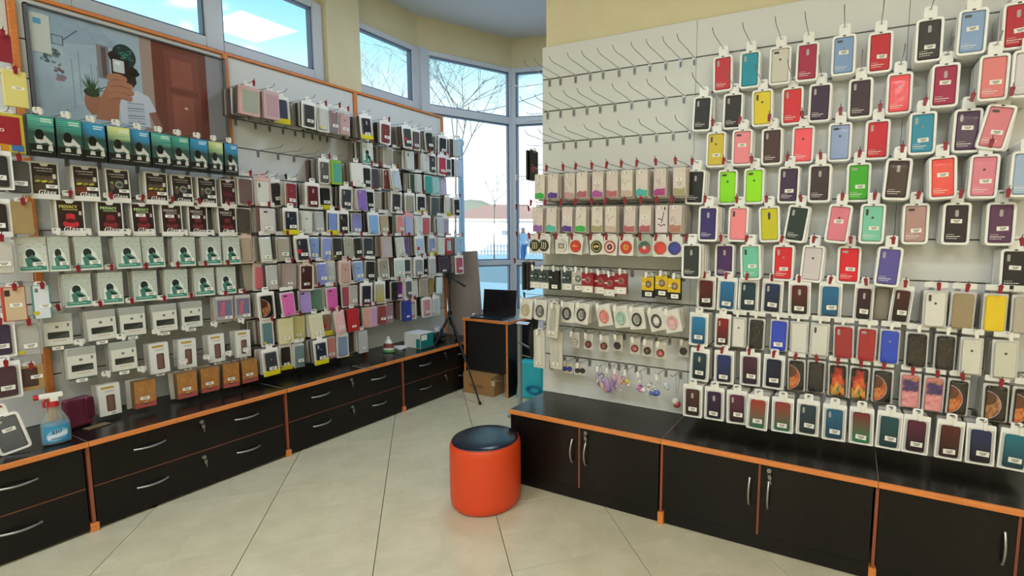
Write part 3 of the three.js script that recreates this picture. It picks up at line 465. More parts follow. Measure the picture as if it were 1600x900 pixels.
/* ---------- hanging rows ---------- */
const place = (wall, s, y, d) => (wall === 'R' ? [s, y, ZR + d] : [XL + d, y, -s]);
const TURN = { R: 0, L: Math.PI / 2 };
const edgePalette = ['#8f8c86', '#b9b6b0', '#3a393b', '#6d655f', '#cfccc5', '#55504e', '#a39a92', '#d9d6d0', '#7a5a58', '#2c2b2e', '#c4beb4', '#94908e'];
const hooksM = { wire: [], clip: [] };
function massHook(pos, L, red) {   // hooks of the left wall past the three hundredth
  const q = new THREE.Object3D(); q.position.set(...pos); q.rotation.y = Math.PI / 2; q.scale.z = L / 0.3; q.updateMatrix(); hooksM.wire.push(q.matrix.clone());
  if (red) { q.position.x += L - 0.014; q.position.y += 0.006; q.scale.z = 1; q.updateMatrix(); hooksM.clip.push(q.matrix); }
}
let leftCount = 0, leftFronts = 0; const massM = [], massC = [];
function packRow(wall, rail, row, kind, items) {
  const tray = kind === 'tray', left = kind === 'left';
  items.forEach(([s, d0, name, c, f, o = {}], i) => {
    const k = o.k || kind, gap = Math.min(i ? s - items[i - 1][0] : 1, i + 1 < items.length ? items[i + 1][0] - s : 1);
    const d = left ? d0 + (i % 2 ? 0.012 : -0.006) : d0;
    const holder = k === 'clear' ? ' in clear bag' : k === 'band' ? ' in yellow-banded bag' : k === 'tray' ? ' in cream tray' : k === 'bag' ? (o.edge ? ' in pale-edged bag' : ' in white-edged bag') : '';
    const desc = tray ? `${name} silicone phone case in white box` : left ? name + holder : `${name} phone case${holder}`;
    const where = left ? `${ORD[i]} along left wall's ${row}` : `${ORD[i]} along the ${row}`, y = rail + 0.004;
    const yaw = (rnd() - 0.5) * (tray ? 0.05 : 0.12) - (left ? 0.13 : 0), tilt = R((o.r || 0) + (rnd() - 0.5) * (tray ? 1.6 : left ? 5 : 3));
    const t = thing(tray ? 'boxed_phone_case' : left ? 'packaged_phone_case' : 'bagged_phone_case', `${desc}, ${where}`, k === 'box' || k === 'card' ? 'package' : 'phone case', place(wall, s, y, d), TURN[wall] + yaw);
    t.rotation.z = tilt; const narrow = o.w || clamp(gap / 0.104, 0.8, 1); t.scale.x = tray ? 1 : narrow; if (left) t.scale.y = 1.06;
    fillPack(t, { k, c, f: f, c2: o.c2, t: o.t, edge: o.edge, back: o.back, sy: tray ? [-0.03, 0.012, -0.02][i % 3] : [-0.036, -0.045, -0.03][i % 3], sx: [0.004, 0, 0.008][i % 3], sr: (rnd() - 0.5) * 0.14 });
    if (!tray && k !== 'tray') for (const q of t.children) q.position.y -= 0.014;
    // packages behind the front one, back to the wall
    const pitch = tray ? 0.0235 : left ? 0.0215 : 0.018, n = Math.floor((d - 0.004) / pitch), group = `packages behind the ${name} ${tray ? 'boxed' : 'bagged'} case ${where}`;
    for (let j = 1; j <= n; j++) {
      const dz = d - j * pitch, jt = (rnd() - 0.5) * (tray ? 0.03 : 0.07), col = tray ? null : left ? edgePalette[Math.floor(rnd() * edgePalette.length)] : ['#d6d4ce', '#c3c0b9', '#a9a6a0', '#dddbd6'][Math.floor(rnd() * 4)];
      const jx = (rnd() - 0.5) * 0.006, drop = tray ? 0 : 0.014;
      if (left && (j > 1 || leftCount > 126)) {
        const q = new THREE.Object3D(); q.position.set(...place(wall, s - jx, y - 0.004 - drop, dz)); q.rotation.set(0, TURN[wall] + yaw, tilt * 0.5 + jt); q.scale.x = clamp(gap / 0.104, 0.74, 1) * 0.97; q.updateMatrix(); massM.push(q.matrix); massC.push(col); continue;
      }
      if (left) leftCount++;
      const label = tray ? `${ORD[j - 1]} white box behind the ${name} case, ${where}` : left ? `package behind the ${name}, ${where}` : `${ORD[j - 1]} bag behind the ${name} case, ${where}`;
      const b = solo(tray ? 'boxed_phone_case' : left ? 'packaged_phone_case' : 'bagged_phone_case', tray ? G.trayBack : k === 'clear' ? G.clearSlab : G.bagSlab, tray ? MT.tray : M(col, 0.45), label, 'phone case', group);
      b.position.set(...place(wall, s + jx, y - (tray ? 0 : 0.003 + drop), dz)); b.rotation.set(0, TURN[wall] + yaw * 0.7, tilt * 0.6 + jt); if (!tray) b.scale.x = narrow * 0.97;
    }
    // the hook that carries them
    const clip = tray ? (rail < 2.2 ? 'r' : '') : left ? (rnd() < 0.45 ? 'r' : rnd() < 0.3 ? 'w' : '') : rail > 1.3 || (rail > 0.9 && rail < 1) ? 'r' : 'w';
    const L = Math.min(0.32, Math.ceil((d + (tray ? 0.09 : 0.06)) * 25) / 25), hl = tray && rail > 2.2 ? 0.3 : Math.max(L, tray ? 0.2 : 0.16);
    if (left) massHook(place(wall, s, rail, 0), hl, clip === 'r'); else hook(place(wall, s, rail, 0), TURN[wall], hl, `hook carrying the ${name}${tray || !left ? ' case' : ''}, ${where}`, clip, false);
  });
}
/* ---------- what hangs on the rails: [place along the wall, distance from it, colour, hex, details, more] ---------- */
packRow('R', 2.548, 'top boxed row', 'tray', [
  [-0.676, 0.05, 'red', '#c8313d', 'pT', {r: 2}],
  [-0.53, 0.06, 'teal blue', '#1d93ad', 'p'],
  [-0.381, 0.06, 'pale grey', '#cfccc2', 'hL'],
  [-0.251, 0.06, 'crimson', '#a81f45', 'cT'],
  [-0.089, 0.09, 'light blue', '#7f9fcf', 'hLTS'],
  [0.065, 0.06, 'red', '#c41e2f', 'TS'],
  [0.252, 0.14, 'charcoal', '#2f2b2a', 'cTS'],
  [0.404, 0.17, 'light blue', '#89a6d3', 'hTS'],
  [0.554, 0.17, 'dark red', '#b81a2d', 'cTS'],
]);
packRow('R', 2.347, 'second boxed row', 'tray', [
  [-0.772, 0.06, 'black', '#26262a', 'pT', {r: -2}],
  [-0.611, 0.05, 'black', '#282523', 'pT'],
  [-0.464, 0.06, 'yellow', '#e3cd1f', 'pL', {r: 2}],
  [-0.316, 0.04, 'red', '#d92a35', 'pT'],
  [-0.183, 0.05, 'dark purple', '#3a2142', 'pT'],
  [-0.007, 0.06, 'plum black', '#3c2430', 'pT'],
  [0.154, 0.08, 'coral', '#f4505f', 'LTF'],
  [0.324, 0.14, 'crimson', '#a51d4d', 'cTS'],
  [0.486, 0.19, 'salmon pink', '#e27f80', 'TS'],
  [0.595, 0.2, 'pale lilac', '#d5d0d8', 'T'],
]);
packRow('R', 2.147, 'third boxed row', 'tray', [
  [-0.69, 0.08, 'mustard yellow', '#d4bd3c', 'pLS'],
  [-0.549, 0.09, 'rose pink', '#f08c97', 'hS'],
  [-0.405, 0.06, 'brown', '#4a2f2c', 'pT'],
  [-0.254, 0.05, 'coral pink', '#f95b68', 'LT'],
  [-0.085, 0.06, 'periwinkle', '#92a5d5', 'hLF'],
  [0.078, 0.06, 'red', '#cf1f33', 'pT'],
  [0.25, 0.15, 'teal blue', '#2e8fb0', 'pLTS'],
  [0.419, 0.14, 'purple', '#48274f', 'pTSF'],
  [0.541, 0.16, 'dusty pink', '#dc7f8b', 'hTS', {r: -12}],
]);
packRow('R', 1.947, 'fourth boxed row', 'tray', [
  [-0.782, 0.12, 'black', '#1f2022', 'cT', {r: -3}],
  [-0.625, 0.06, 'lime green', '#8de40c', 'hL'],
  [-0.485, 0.07, 'lime green', '#98e808', 'hL'],
  [-0.31, 0.07, 'dark purple', '#3a2547', 'pTS'],
  [-0.163, 0.1, 'plum black', '#3b2a30', 'cT'],
  [0.007, 0.08, 'grass green', '#3fae22', 'hTS'],
  [0.172, 0.17, 'dark brown', '#3a221f', 'cTF', {r: -3}],
  [0.33, 0.17, 'coral red', '#f0514a', 'TSF', {r: 3}],
  [0.488, 0.16, 'rose pink', '#de7e95', 'LTSF'],
  [0.621, 0.2, 'pale blue', '#9fb6d4', 'T'],
]);
packRow('R', 1.747, 'fifth boxed row', 'tray', [
  [-0.696, 0.17, 'blue violet', '#33266e', 'cT'],
  [-0.552, 0.1, 'rose pink', '#f38a93', 'p'],
  [-0.404, 0.08, 'yellow green', '#c9c323', 'cL', {r: 3}],
  [-0.244, 0.09, 'dark green', '#1f3330', 'pT', {r: -7}],
  [-0.055, 0.12, 'pink', '#e07c92', 'LS', {r: -6}],
  [0.079, 0.14, 'mint green', '#79c6ad', 'pLTS'],
  [0.251, 0.12, 'dusty rose', '#b48d8a', 'hTS'],
  [0.406, 0.13, 'black', '#2b1f25', 'cTS'],
  [0.566, 0.12, 'plum', '#5b3358', 'cTS'],
]);
packRow('R', 1.547, 'sixth boxed row', 'tray', [
  [-0.776, 0.2, 'dark green', '#2a312d', 'cT'],
  [-0.627, 0.07, 'purple', '#46265c', 'cT'],
  [-0.484, 0.12, 'mint green', '#6fc3a8', 'pTS', {r: 3}],
  [-0.319, 0.08, 'red', '#d8202f', 'pLTS'],
  [-0.171, 0.08, 'pale lilac', '#cfc6cb', 'LT', {r: -3}],
  [-0.011, 0.07, 'red', '#dd1c2c', 'hTS'],
  [0.164, 0.14, 'violet blue', '#5a52a0', 'pT', {r: -4}],
  [0.633, 0.1, 'black', '#242224', 'pTS'],
]);
packRow('R', 1.347, 'first bagged row', 'bag', [
  [-0.721, 0.08, 'dark red and black', '#6b1d22', 'S', {c2: '#1a1416'}],
  [-0.601, 0.09, 'blue', '#1f6fa8', 'S', {c2: '#174d74'}],
  [-0.49, 0.08, 'dark teal', '#17384a', 'pS', {c2: '#12303c'}],
  [-0.365, 0.08, 'navy', '#1d2d5c', 'pS', {c2: '#101528'}],
  [-0.234, 0.09, 'dark red and black', '#5c1a20', 'cS', {c2: '#18130f'}],
  [-0.087, 0.08, 'blue', '#1c6d9e', 'S', {c2: '#1b4e74'}],
  [0.065, 0.1, 'maroon and navy', '#3c1526', 'cS', {c2: '#15131c'}],
  [0.146, 0.05, 'taupe grey', '#8d857a', '', {k: 'clear'}],
  [0.231, 0.1, 'dark red and black', '#4a1a1f', 'pS', {c2: '#171113', r: -3}],
  [0.35, 0.15, 'white', '#dcdad5', 'pL', {k: 'clear'}],
  [0.456, 0.15, 'tan', '#9d8a6d', 'L', {k: 'clear'}],
  [0.57, 0.16, 'yellow', '#e8c81a', '', {k: 'clear'}],
  [0.667, 0.16, 'frosted grey', '#b4aca0', '', {k: 'clear'}],
]);
packRow('R', 1.147, 'second bagged row', 'bag', [
  [-0.742, 0.14, 'blue', '#2a7fb2', 'S', {c2: '#174c70'}],
  [-0.612, 0.12, 'red and black', '#8e1e26', 'pS', {c2: '#16110f'}],
  [-0.53, 0.1, 'white leather', '#d9d8d4', 'L', {k: 'clear'}],
  [-0.436, 0.1, 'dark brown', '#2a211e', '', {k: 'clear', t: T.scale}],
  [-0.324, 0.08, 'blue', '#1e3fc4', 'S', {k: 'clear'}],
  [-0.225, 0.09, 'white leather', '#d8d7d2', '', {k: 'clear'}],
  [-0.124, 0.1, 'white leather', '#d5d4ce', 'p', {k: 'clear'}],
  [-0.018, 0.1, 'red leather', '#a01f2b', 'p', {k: 'clear'}],
  [0.089, 0.11, 'red leather', '#a81c26', 'h', {k: 'clear'}],
  [0.185, 0.11, 'blue leather', '#1b46c9', 'L', {k: 'clear'}],
  [0.293, 0.13, 'black embossed', '#201d1e', '', {k: 'clear', t: T.scale}],
  [0.405, 0.13, 'black embossed', '#211e1f', '', {k: 'clear', t: T.scale}],
  [0.498, 0.16, 'cream', '#d5d3c8', 'L', {k: 'clear'}],
  [0.616, 0.16, 'cream', '#cfcdc0', 'L', {k: 'clear'}],
]);
packRow('R', 0.947, 'third bagged row', 'bag', [
  [-0.729, 0.14, 'dark teal', '#17404f', 'cS', {c2: '#141a1f'}],
  [-0.599, 0.13, 'navy', '#1f3070', 'S', {c2: '#182036'}],
  [-0.465, 0.1, 'purple and maroon', '#4a1d3a', 'S', {c2: '#1f1526'}],
  [-0.339, 0.1, 'dark navy', '#12183a', 'S', {c2: '#11131f'}],
  [-0.231, 0.09, 'orange planet print', '#1a1413', '', {k: 'clear', t: T.planet[0]}],
  [-0.134, 0.07, 'black ring print', '#191617', '', {k: 'clear', t: T.scale}],
  [-0.034, 0.09, 'flame print', '#1d100e', '', {k: 'clear', t: T.fire}],
  [0.067, 0.1, 'flame print', '#1e110e', '', {k: 'clear', t: T.fire}],
  [0.167, 0.1, 'orange planet print', '#1a1413', '', {k: 'clear', t: T.planet[0]}],
  [0.28, 0.12, 'pink cloud print', '#c97f86', '', {k: 'clear', t: T.nebula}],
  [0.376, 0.13, 'pink cloud print', '#c97f86', '', {k: 'clear', t: T.nebula}],
  [0.469, 0.13, 'orange planet print', '#1a1413', '', {k: 'clear', t: T.planet[0]}],
  [0.601, 0.15, 'pale planet print', '#1a1413', '', {k: 'clear', t: T.planet[1]}],
  [0.706, 0.15, 'orange planet print', '#1a1413', '', {k: 'clear', t: T.planet[0]}],
]);
packRow('R', 0.747, 'lowest bagged row', 'bag', [
  [-0.755, 0.18, 'dark brown', '#4a2524', 'cS', {c2: '#241a1e'}],
  [-0.636, 0.17, 'dark purple', '#33183f', 'cS', {c2: '#191226'}],
  [-0.515, 0.17, 'plum', '#5e2440', 'pS', {c2: '#1f1520'}],
  [-0.397, 0.2, 'red and green', '#a3332e', 'S', {c2: '#0f6b52'}],
  [-0.279, 0.18, 'red and green', '#93302e', 'S', {c2: '#0f6b52'}],
  [-0.158, 0.16, 'dark slate', '#2a3f4c', 'pS', {c2: '#1e2a32'}],
  [-0.036, 0.17, 'blue', '#1f5f86', 'pS', {c2: '#1a4258'}],
  [0.083, 0.16, 'red and green', '#7d2430', 'S', {c2: '#1b7a58'}],
  [0.205, 0.16, 'dark teal', '#1f4c55', 'S', {c2: '#173840'}],
  [0.315, 0.16, 'maroon and black', '#5b1e3c', 'S', {c2: '#1b1420'}],
  [0.447, 0.16, 'dark brown', '#5a231f', 'S', {c2: '#2b1e1d'}],
  [0.558, 0.16, 'navy and black', '#2a335f', 'S', {c2: '#15151d'}],
  [0.683, 0.16, 'teal', '#1f7488', 'S', {c2: '#173744'}],
]);
packRow('L', 2.548, 'first case row', 'left', [
  [2.101, 0.24, 'large pink framed gift box', '#d3aaa8', '', {k: 'box', c2: '#a4aba1', w: 1.25}],
  [2.231, 0.24, 'lilac pink gift box', '#c9a9b0', '', {k: 'box', c2: '#bd9aa6'}],
  [2.34, 0.2, 'navy case', '#3d4660', '', {k: 'band'}],
  [2.528, 0.22, 'charcoal case', '#3a3c3c', 'S', {k: 'bag'}],
  [2.647, 0.22, 'pale grey case', '#c9cac8', 'Y', {k: 'bag'}],
  [2.735, 0.21, 'rose and grey case', '#8f6f72', 'S', {k: 'clear', c2: '#86818c'}],
  [2.84, 0.22, 'pale pink case', '#c7a3a6', 'LS', {k: 'clear'}],
  [3.004, 0.24, 'black case', '#2e2d33', 'cS', {k: 'band', r: 3}],
  [3.242, 0.22, 'brick red case', '#7d3a3d', 'LS', {k: 'bag'}],
  [3.447, 0.23, 'dark green case', '#3f4a4a', 'RS', {k: 'bag', r: 2}],
  [3.586, 0.22, 'violet grey case', '#5e555c', 'S', {k: 'bag', back: '#c9bd2a'}],
  [3.682, 0.26, 'black leather case', '#2b2e33', 'S', {k: 'clear', r: 6}],
  [3.936, 0.22, 'black case', '#2a2c33', 'S', {k: 'bag'}],
  [4.097, 0.24, 'pale blue case', '#b3c0c8', '', {k: 'clear'}],
]);
packRow('L', 2.347, 'second case row', 'left', [
  [3.059, 0.2, 'teal printed card', '#7fb6b4', '', {k: 'card', t: T.teal[1]}],
  [3.296, 0.14, 'beige printed card', '#b0aba0', '', {k: 'box', c2: '#a39b8c'}],
  [3.407, 0.16, 'khaki grey case', '#6d6a5c', 'Y', {k: 'clear'}],
  [3.505, 0.2, 'white printed case', '#c8cdd0', 'p', {k: 'clear', r: 2}],
  [3.652, 0.16, 'dark brown case', '#4d3030', '', {k: 'clear'}],
  [3.674, 0.22, 'white ornament case', '#ccd0d0', 'L', {k: 'clear'}],
  [3.762, 0.24, 'dark charcoal case', '#3a3c42', 'cS', {k: 'bag'}],
  [3.882, 0.24, 'crimson striped case', '#b03a50', 'S', {k: 'bag'}],
  [3.992, 0.22, 'dark grey case', '#4b4f53', 'pS', {k: 'bag'}],
  [4.11, 0.24, 'pale lavender case', '#b9c2dc', '', {k: 'clear'}],
]);
packRow('L', 2.147, 'third case row', 'left', [
  [2.657, 0.2, 'dark grey case', '#5b5c5f', 'pS', {k: 'bag'}],
  [2.732, 0.21, 'lime green printed box', '#86b83a', '', {k: 'box', c2: '#5ba69a'}],
  [2.892, 0.26, 'white sketch-printed box', '#e2e2de', 'S', {k: 'box'}],
  [3.047, 0.18, 'black case', '#34363a', 'S', {k: 'bag'}],
  [3.129, 0.2, 'dark slate case', '#4a4c58', '', {k: 'clear'}],
  [3.243, 0.2, 'dark red case', '#6b2c30', 'p', {k: 'clear'}],
  [3.282, 0.26, 'blue and yellow printed case', '#b9c7dc', 'Y', {k: 'bag', r: 8}],
  [3.564, 0.17, 'bottle green case', '#2f5a48', '', {k: 'clear'}],
  [3.603, 0.22, 'frosted white case', '#c3c9cb', '', {k: 'clear'}],
  [3.709, 0.22, 'teal case', '#3a9a98', '', {k: 'clear'}],
  [3.818, 0.22, 'pale teal case', '#9fd0d0', '', {k: 'clear'}],
  [3.926, 0.2, 'lavender case', '#b9b4d2', '', {k: 'clear'}],
]);
packRow('L', 1.947, 'fourth case row', 'left', [
  [2.046, 0.24, 'mauve brown case', '#6d5558', '', {k: 'clear', r: 2}],
  [2.157, 0.22, 'white case', '#d3d6d0', 'p', {k: 'bag', edge: '#d9b3b4', r: 2}],
  [2.266, 0.17, 'black case', '#2f2f30', 'S', {k: 'bag', r: 8}],
  [2.36, 0.22, 'dark red case', '#872e3c', 'LS', {k: 'clear'}],
  [2.525, 0.24, 'maroon case', '#5b2029', 'cS', {k: 'bag'}],
  [2.664, 0.16, 'black case', '#232225', 'S', {k: 'band'}],
  [2.815, 0.24, 'slate grey case', '#3b3f47', 'pS', {k: 'bag'}],
  [2.919, 0.26, 'purple case', '#8b6fc2', 'hL', {k: 'clear', r: 4}],
  [3.061, 0.2, 'black case', '#1f2023', 'S', {k: 'bag'}],
  [3.158, 0.17, 'grey beige case', '#a9a69c', '', {k: 'clear'}],
  [3.32, 0.24, 'charcoal case', '#37393f', 'S', {k: 'bag', r: -3}],
  [3.49, 0.2, 'olive grey case', '#9a9b8c', '', {k: 'bag'}],
  [3.628, 0.22, 'dark navy case', '#2b2d38', 'LS', {k: 'band'}],
  [3.815, 0.2, 'wide slate case', '#4b525c', '', {k: 'clear', w: 1.2}],
  [4.011, 0.2, 'white case', '#d2d5d6', '', {k: 'band'}],
  [4.071, 0.24, 'navy black case', '#22243a', 'S', {k: 'bag'}],
]);
packRow('L', 1.747, 'fifth case row', 'left', [
  [2.048, 0.2, 'dark brown case', '#4a403c', '', {k: 'clear'}],
  [2.156, 0.27, 'pale mauve case', '#cfc9ca', 'hS', {k: 'clear', r: 2}],
  [2.34, 0.25, 'dark navy case', '#22283a', 'pLS', {k: 'band'}],
  [2.48, 0.2, 'white case', '#d6dad4', 'L', {k: 'clear'}],
  [2.584, 0.2, 'light grey case', '#b8b8b6', 'WS', {k: 'clear'}],
  [2.691, 0.21, 'blue case', '#7b93d6', '', {k: 'band', back: '#202228'}],
  [2.777, 0.24, 'black case', '#252527', 'pLS', {k: 'bag'}],
  [2.906, 0.21, 'violet blue case', '#8d8fd0', 'S', {k: 'clear'}],
  [3.051, 0.25, 'sky blue case', '#86b2ea', '', {k: 'bag', r: 4}],
  [3.169, 0.22, 'beige case', '#b7a98d', 'S', {k: 'clear'}],
  [3.271, 0.19, 'black case', '#242321', 'Y', {k: 'bag'}],
  [3.334, 0.24, 'pink case', '#dc8f97', 'S', {k: 'clear'}],
  [3.446, 0.24, 'blue flower printed case', '#aab6dc', '', {k: 'bag', edge: '#e3a9b4', r: 3}],
  [3.554, 0.24, 'white printed case', '#d2dad8', 'S', {k: 'clear', r: 2}],
  [3.667, 0.24, 'red striped case', '#c2616e', 'h', {k: 'bag'}],
  [3.848, 0.23, 'pale blue case', '#bcc7d4', '', {k: 'clear'}],
  [3.937, 0.23, 'lilac grey case', '#a9a4b4', '', {k: 'bag'}],
]);
packRow('L', 1.547, 'sixth case row', 'left', [
  [2.041, 0.2, 'beige case', '#b9a796', '', {k: 'bag', edge: '#e0c4bb'}],
  [2.124, 0.27, 'pale green case', '#ccd2cc', 'S', {k: 'clear', r: 2}],
  [2.275, 0.24, 'beige grey case', '#b3ac9f', 'S', {k: 'clear', r: 2}],
  [2.397, 0.25, 'black case', '#2b2c35', 'pRS', {k: 'bag', r: 2}],
  [2.529, 0.22, 'blue case', '#86a3dc', 'LS', {k: 'clear'}],
  [2.617, 0.23, 'periwinkle case', '#8f9fdd', 'S', {k: 'clear'}],
  [2.717, 0.23, 'dark grey case', '#35363a', 'YS', {k: 'clear'}],
  [2.812, 0.22, 'grey beige case', '#a8a89d', 'L', {k: 'clear'}],
  [2.885, 0.25, 'olive black case', '#2c302e', 'S', {k: 'clear'}],
  [3.002, 0.22, 'dark slate case', '#3a4250', 'S', {k: 'clear'}],
  [3.161, 0.26, 'lilac grey gift box', '#bca99f', '', {k: 'box', c2: '#b9b2b8'}],
  [3.31, 0.25, 'white case', '#cdd1d0', 'S', {k: 'clear', r: 3}],
  [3.428, 0.21, 'violet case', '#7a66a4', '', {k: 'clear'}],
  [3.546, 0.25, 'red and blue printed case', '#a9c4e0', 'RS', {k: 'bag', r: 4}],
  [3.756, 0.22, 'periwinkle case', '#8c9fcc', 'S', {k: 'band'}],
  [3.849, 0.24, 'white case', '#d5dbd8', '', {k: 'clear'}],
  [3.968, 0.23, 'red and white case', '#c23343', 'W', {k: 'clear'}],
  [4.098, 0.24, 'sky blue case', '#98c3df', '', {k: 'clear'}],
]);
packRow('L', 1.347, 'seventh case row', 'left', [
  [2.09, 0.12, 'beige gift box', '#b9b4a6', '', {k: 'box'}],
  [2.135, 0.17, 'salmon pink case', '#d3707c', '', {k: 'bag', edge: '#d8c8be'}],
  [2.181, 0.25, 'light grey case', '#bdb7b3', 'WS', {k: 'clear', r: 2}],
  [2.297, 0.24, 'brown grey card box', '#978682', 'S', {k: 'box', c2: '#a39390'}],
  [2.43, 0.26, 'maroon case', '#3e1618', 'pS', {k: 'tray', edge: '#dcc9b8'}],
  [2.566, 0.22, 'periwinkle case', '#8b94dc', 'LS', {k: 'clear'}],
  [2.655, 0.21, 'pale blue case', '#c3cfda', 'WS', {k: 'bag'}],
  [2.751, 0.25, 'dusty pink case', '#c39b98', 'L', {k: 'bag', edge: '#dcc2bb'}],
  [2.876, 0.25, 'cornflower blue case', '#8fa9dc', 'LS', {k: 'clear', r: 4}],
  [3.003, 0.24, 'black case', '#242428', 'S', {k: 'clear'}],
  [3.166, 0.22, 'grey beige case', '#aaa8a0', 'LS', {k: 'bag'}],
  [3.303, 0.25, 'pale aqua printed case', '#b9cfd0', 'S', {k: 'bag'}],
  [3.427, 0.22, 'charcoal case', '#4a5054', 'S', {k: 'bag'}],
  [3.539, 0.25, 'grey printed case', '#8b949d', 'pS', {k: 'bag'}],
  [3.657, 0.22, 'black case', '#1e1e21', 'S', {k: 'bag'}],
  [3.713, 0.24, 'pale grey case', '#b5b9c0', '', {k: 'bag'}],
  [3.89, 0.22, 'dark violet gift box', '#4a4656', 'S', {k: 'box', c2: '#453e4c', w: 1.3}],
  [4.071, 0.26, 'crimson printed case', '#b5526a', 'S', {k: 'bag'}],
]);
packRow('L', 1.147, 'eighth case row', 'left', [
  [2.124, 0.26, 'planet print case', '#241a18', '', {k: 'bag', t: T.planet[1]}],
  [2.254, 0.27, 'hot pink case', '#d868b8', 'hL', {k: 'clear', r: 3}],
  [2.412, 0.25, 'lilac case', '#a992d8', 'h', {k: 'clear', r: 4}],
  [2.522, 0.2, 'sea green glitter case', '#5f8474', '', {k: 'clear'}],
  [2.626, 0.26, 'hot pink case', '#d95fb2', 'hL', {k: 'clear'}],
  [2.784, 0.2, 'rose case', '#a84f66', '', {k: 'bag'}],
  [2.844, 0.24, 'grey flower case', '#b5b0b0', 'S', {k: 'clear'}],
  [2.948, 0.25, 'black case', '#262838', 'S', {k: 'bag'}],
  [3.099, 0.25, 'yellow grey case', '#b9b3a0', '', {k: 'bag', c2: '#b0a94e'}],
  [3.264, 0.22, 'black case', '#18181a', '', {k: 'clear'}],
  [3.337, 0.22, 'purple case', '#742a80', 'S', {k: 'bag'}],
  [3.427, 0.22, 'black printed case', '#5d5f66', 'S', {k: 'bag'}],
  [3.503, 0.23, 'white case', '#cdd3d2', 'S', {k: 'clear'}],
  [3.617, 0.22, 'grey beige case', '#a29a8e', 'L', {k: 'clear'}],
  [3.746, 0.2, 'mustard case', '#9c9560', '', {k: 'bag'}],
  [3.82, 0.23, 'pale sky blue bag', '#cfe3ee', '', {k: 'clear'}],
]);
packRow('L', 0.947, 'ninth case row', 'left', [
  [2.106, 0.12, 'dark grey case', '#7a7672', '', {k: 'clear'}],
  [2.132, 0.22, 'teal grey case', '#5f7f86', 'Y', {k: 'bag'}],
  [2.251, 0.25, 'cream card box', '#d9d3ab', 'S', {k: 'box', c2: '#d6d0a6'}],
  [2.364, 0.2, 'cream yellow card box', '#c9c08a', 'S', {k: 'box', c2: '#c4ba7e'}],
  [2.471, 0.26, 'cream white card box', '#dcd9bd', 'S', {k: 'box', c2: '#d9d6b9', r: 4}],
  [2.595, 0.22, 'red balloon printed case', '#8a6a5c', 'R', {k: 'band'}],
  [2.656, 0.29, 'pale pink case', '#e8b6bc', 'S', {k: 'bag', edge: '#ecd3d6', r: 4}],
  [2.799, 0.24, 'red card box', '#b3242e', 'S', {k: 'box'}],
  [2.909, 0.2, 'frosted grey case', '#b5b9bd', 'S', {k: 'clear'}],
  [2.947, 0.24, 'salmon case', '#dba29c', '', {k: 'clear'}],
  [3.0, 0.27, 'lilac pink case', '#c79fc4', '', {k: 'clear', r: 3}],
  [3.122, 0.22, 'red flower printed case', '#9c4a48', 'S', {k: 'clear'}],
  [3.23, 0.2, 'mauve printed case', '#a8869a', 'S', {k: 'clear'}],
  [3.38, 0.23, 'navy blue card', '#2f3f95', 'S', {k: 'box'}],
  [3.474, 0.22, 'mauve case', '#b08390', 'W', {k: 'bag'}],
  [3.644, 0.22, 'pink and black flower case', '#c08a98', 'S', {k: 'bag'}],
  [3.77, 0.23, 'pale grey case', '#c3cad2', 'W', {k: 'bag'}],
]);
packRow('L', 0.747, 'lowest case row', 'left', [
  [2.105, 0.3, 'dark grey case', '#3a3c42', 'LS', {k: 'band', r: 1}],
  [2.254, 0.22, 'black and red case', '#2a2524', 'S', {k: 'band'}],
  [2.332, 0.28, 'slate teal case', '#6a8288', 'S', {k: 'clear'}],
  [2.471, 0.3, 'dark navy case', '#23293f', 'pLS', {k: 'band', r: 3}],
  [2.61, 0.24, 'salmon pink case', '#d68c88', 'S', {k: 'clear'}],
  [2.707, 0.24, 'blue grey case', '#8296b4', 'L', {k: 'bag'}],
  [2.849, 0.17, 'dark grey case', '#55565a', '', {k: 'clear'}],
  [2.888, 0.24, 'grey card box', '#b0b3b5', 'S', {k: 'box'}],
]);
/* ---------- empty hooks ---------- */
[[2.548, 'top', [-1.806, -1.725, -1.615, -1.511, -1.422, -1.315, -1.214, -1.117, -1.02, -0.931, -0.852]], [2.347, 'second', [-1.821, -1.724, -1.626, -1.532, -1.44, -1.34, -1.23, -1.116, -1.013, -0.906]], [2.147, 'third', [-1.804, -1.7, -1.611, -1.505, -1.389, -1.282, -1.169, -1.068, -0.965, -0.866]]].forEach(([y, row, xs]) => xs.forEach((x, i) => {
  const h = hook([x, y, ZR], 0, 0.3, `empty chrome hook, ${ORD[i]} from the window along the right wall's ${row} rail`, ''); h.rotation.y = R((rnd() - 0.5) * 5);
}));
[2.277, 2.421, 2.544].forEach((s, i) => hook([XL, 2.147, -s], Math.PI / 2, 0.3, `empty chrome hook, ${ORD[i]} from the poster under the pink boxes`, ''));
[2.137, 2.27, 2.37, 2.469, 2.564, 2.631, 2.705, 2.771, 2.833].forEach((s, i) => hook([XL, 2.347, -s], Math.PI / 2, 0.16, `chrome hook plate below the top case row, ${ORD[i]} from the poster`, ''));
hook([XL, 1.947, -2.16], Math.PI / 2, 0.3, 'empty chrome hook just above the white case right of the poster post', ''); hook([XL, 1.947, -2.27], Math.PI / 2, 0.34, 'chrome hook with black clip above the dark red case', 'b');
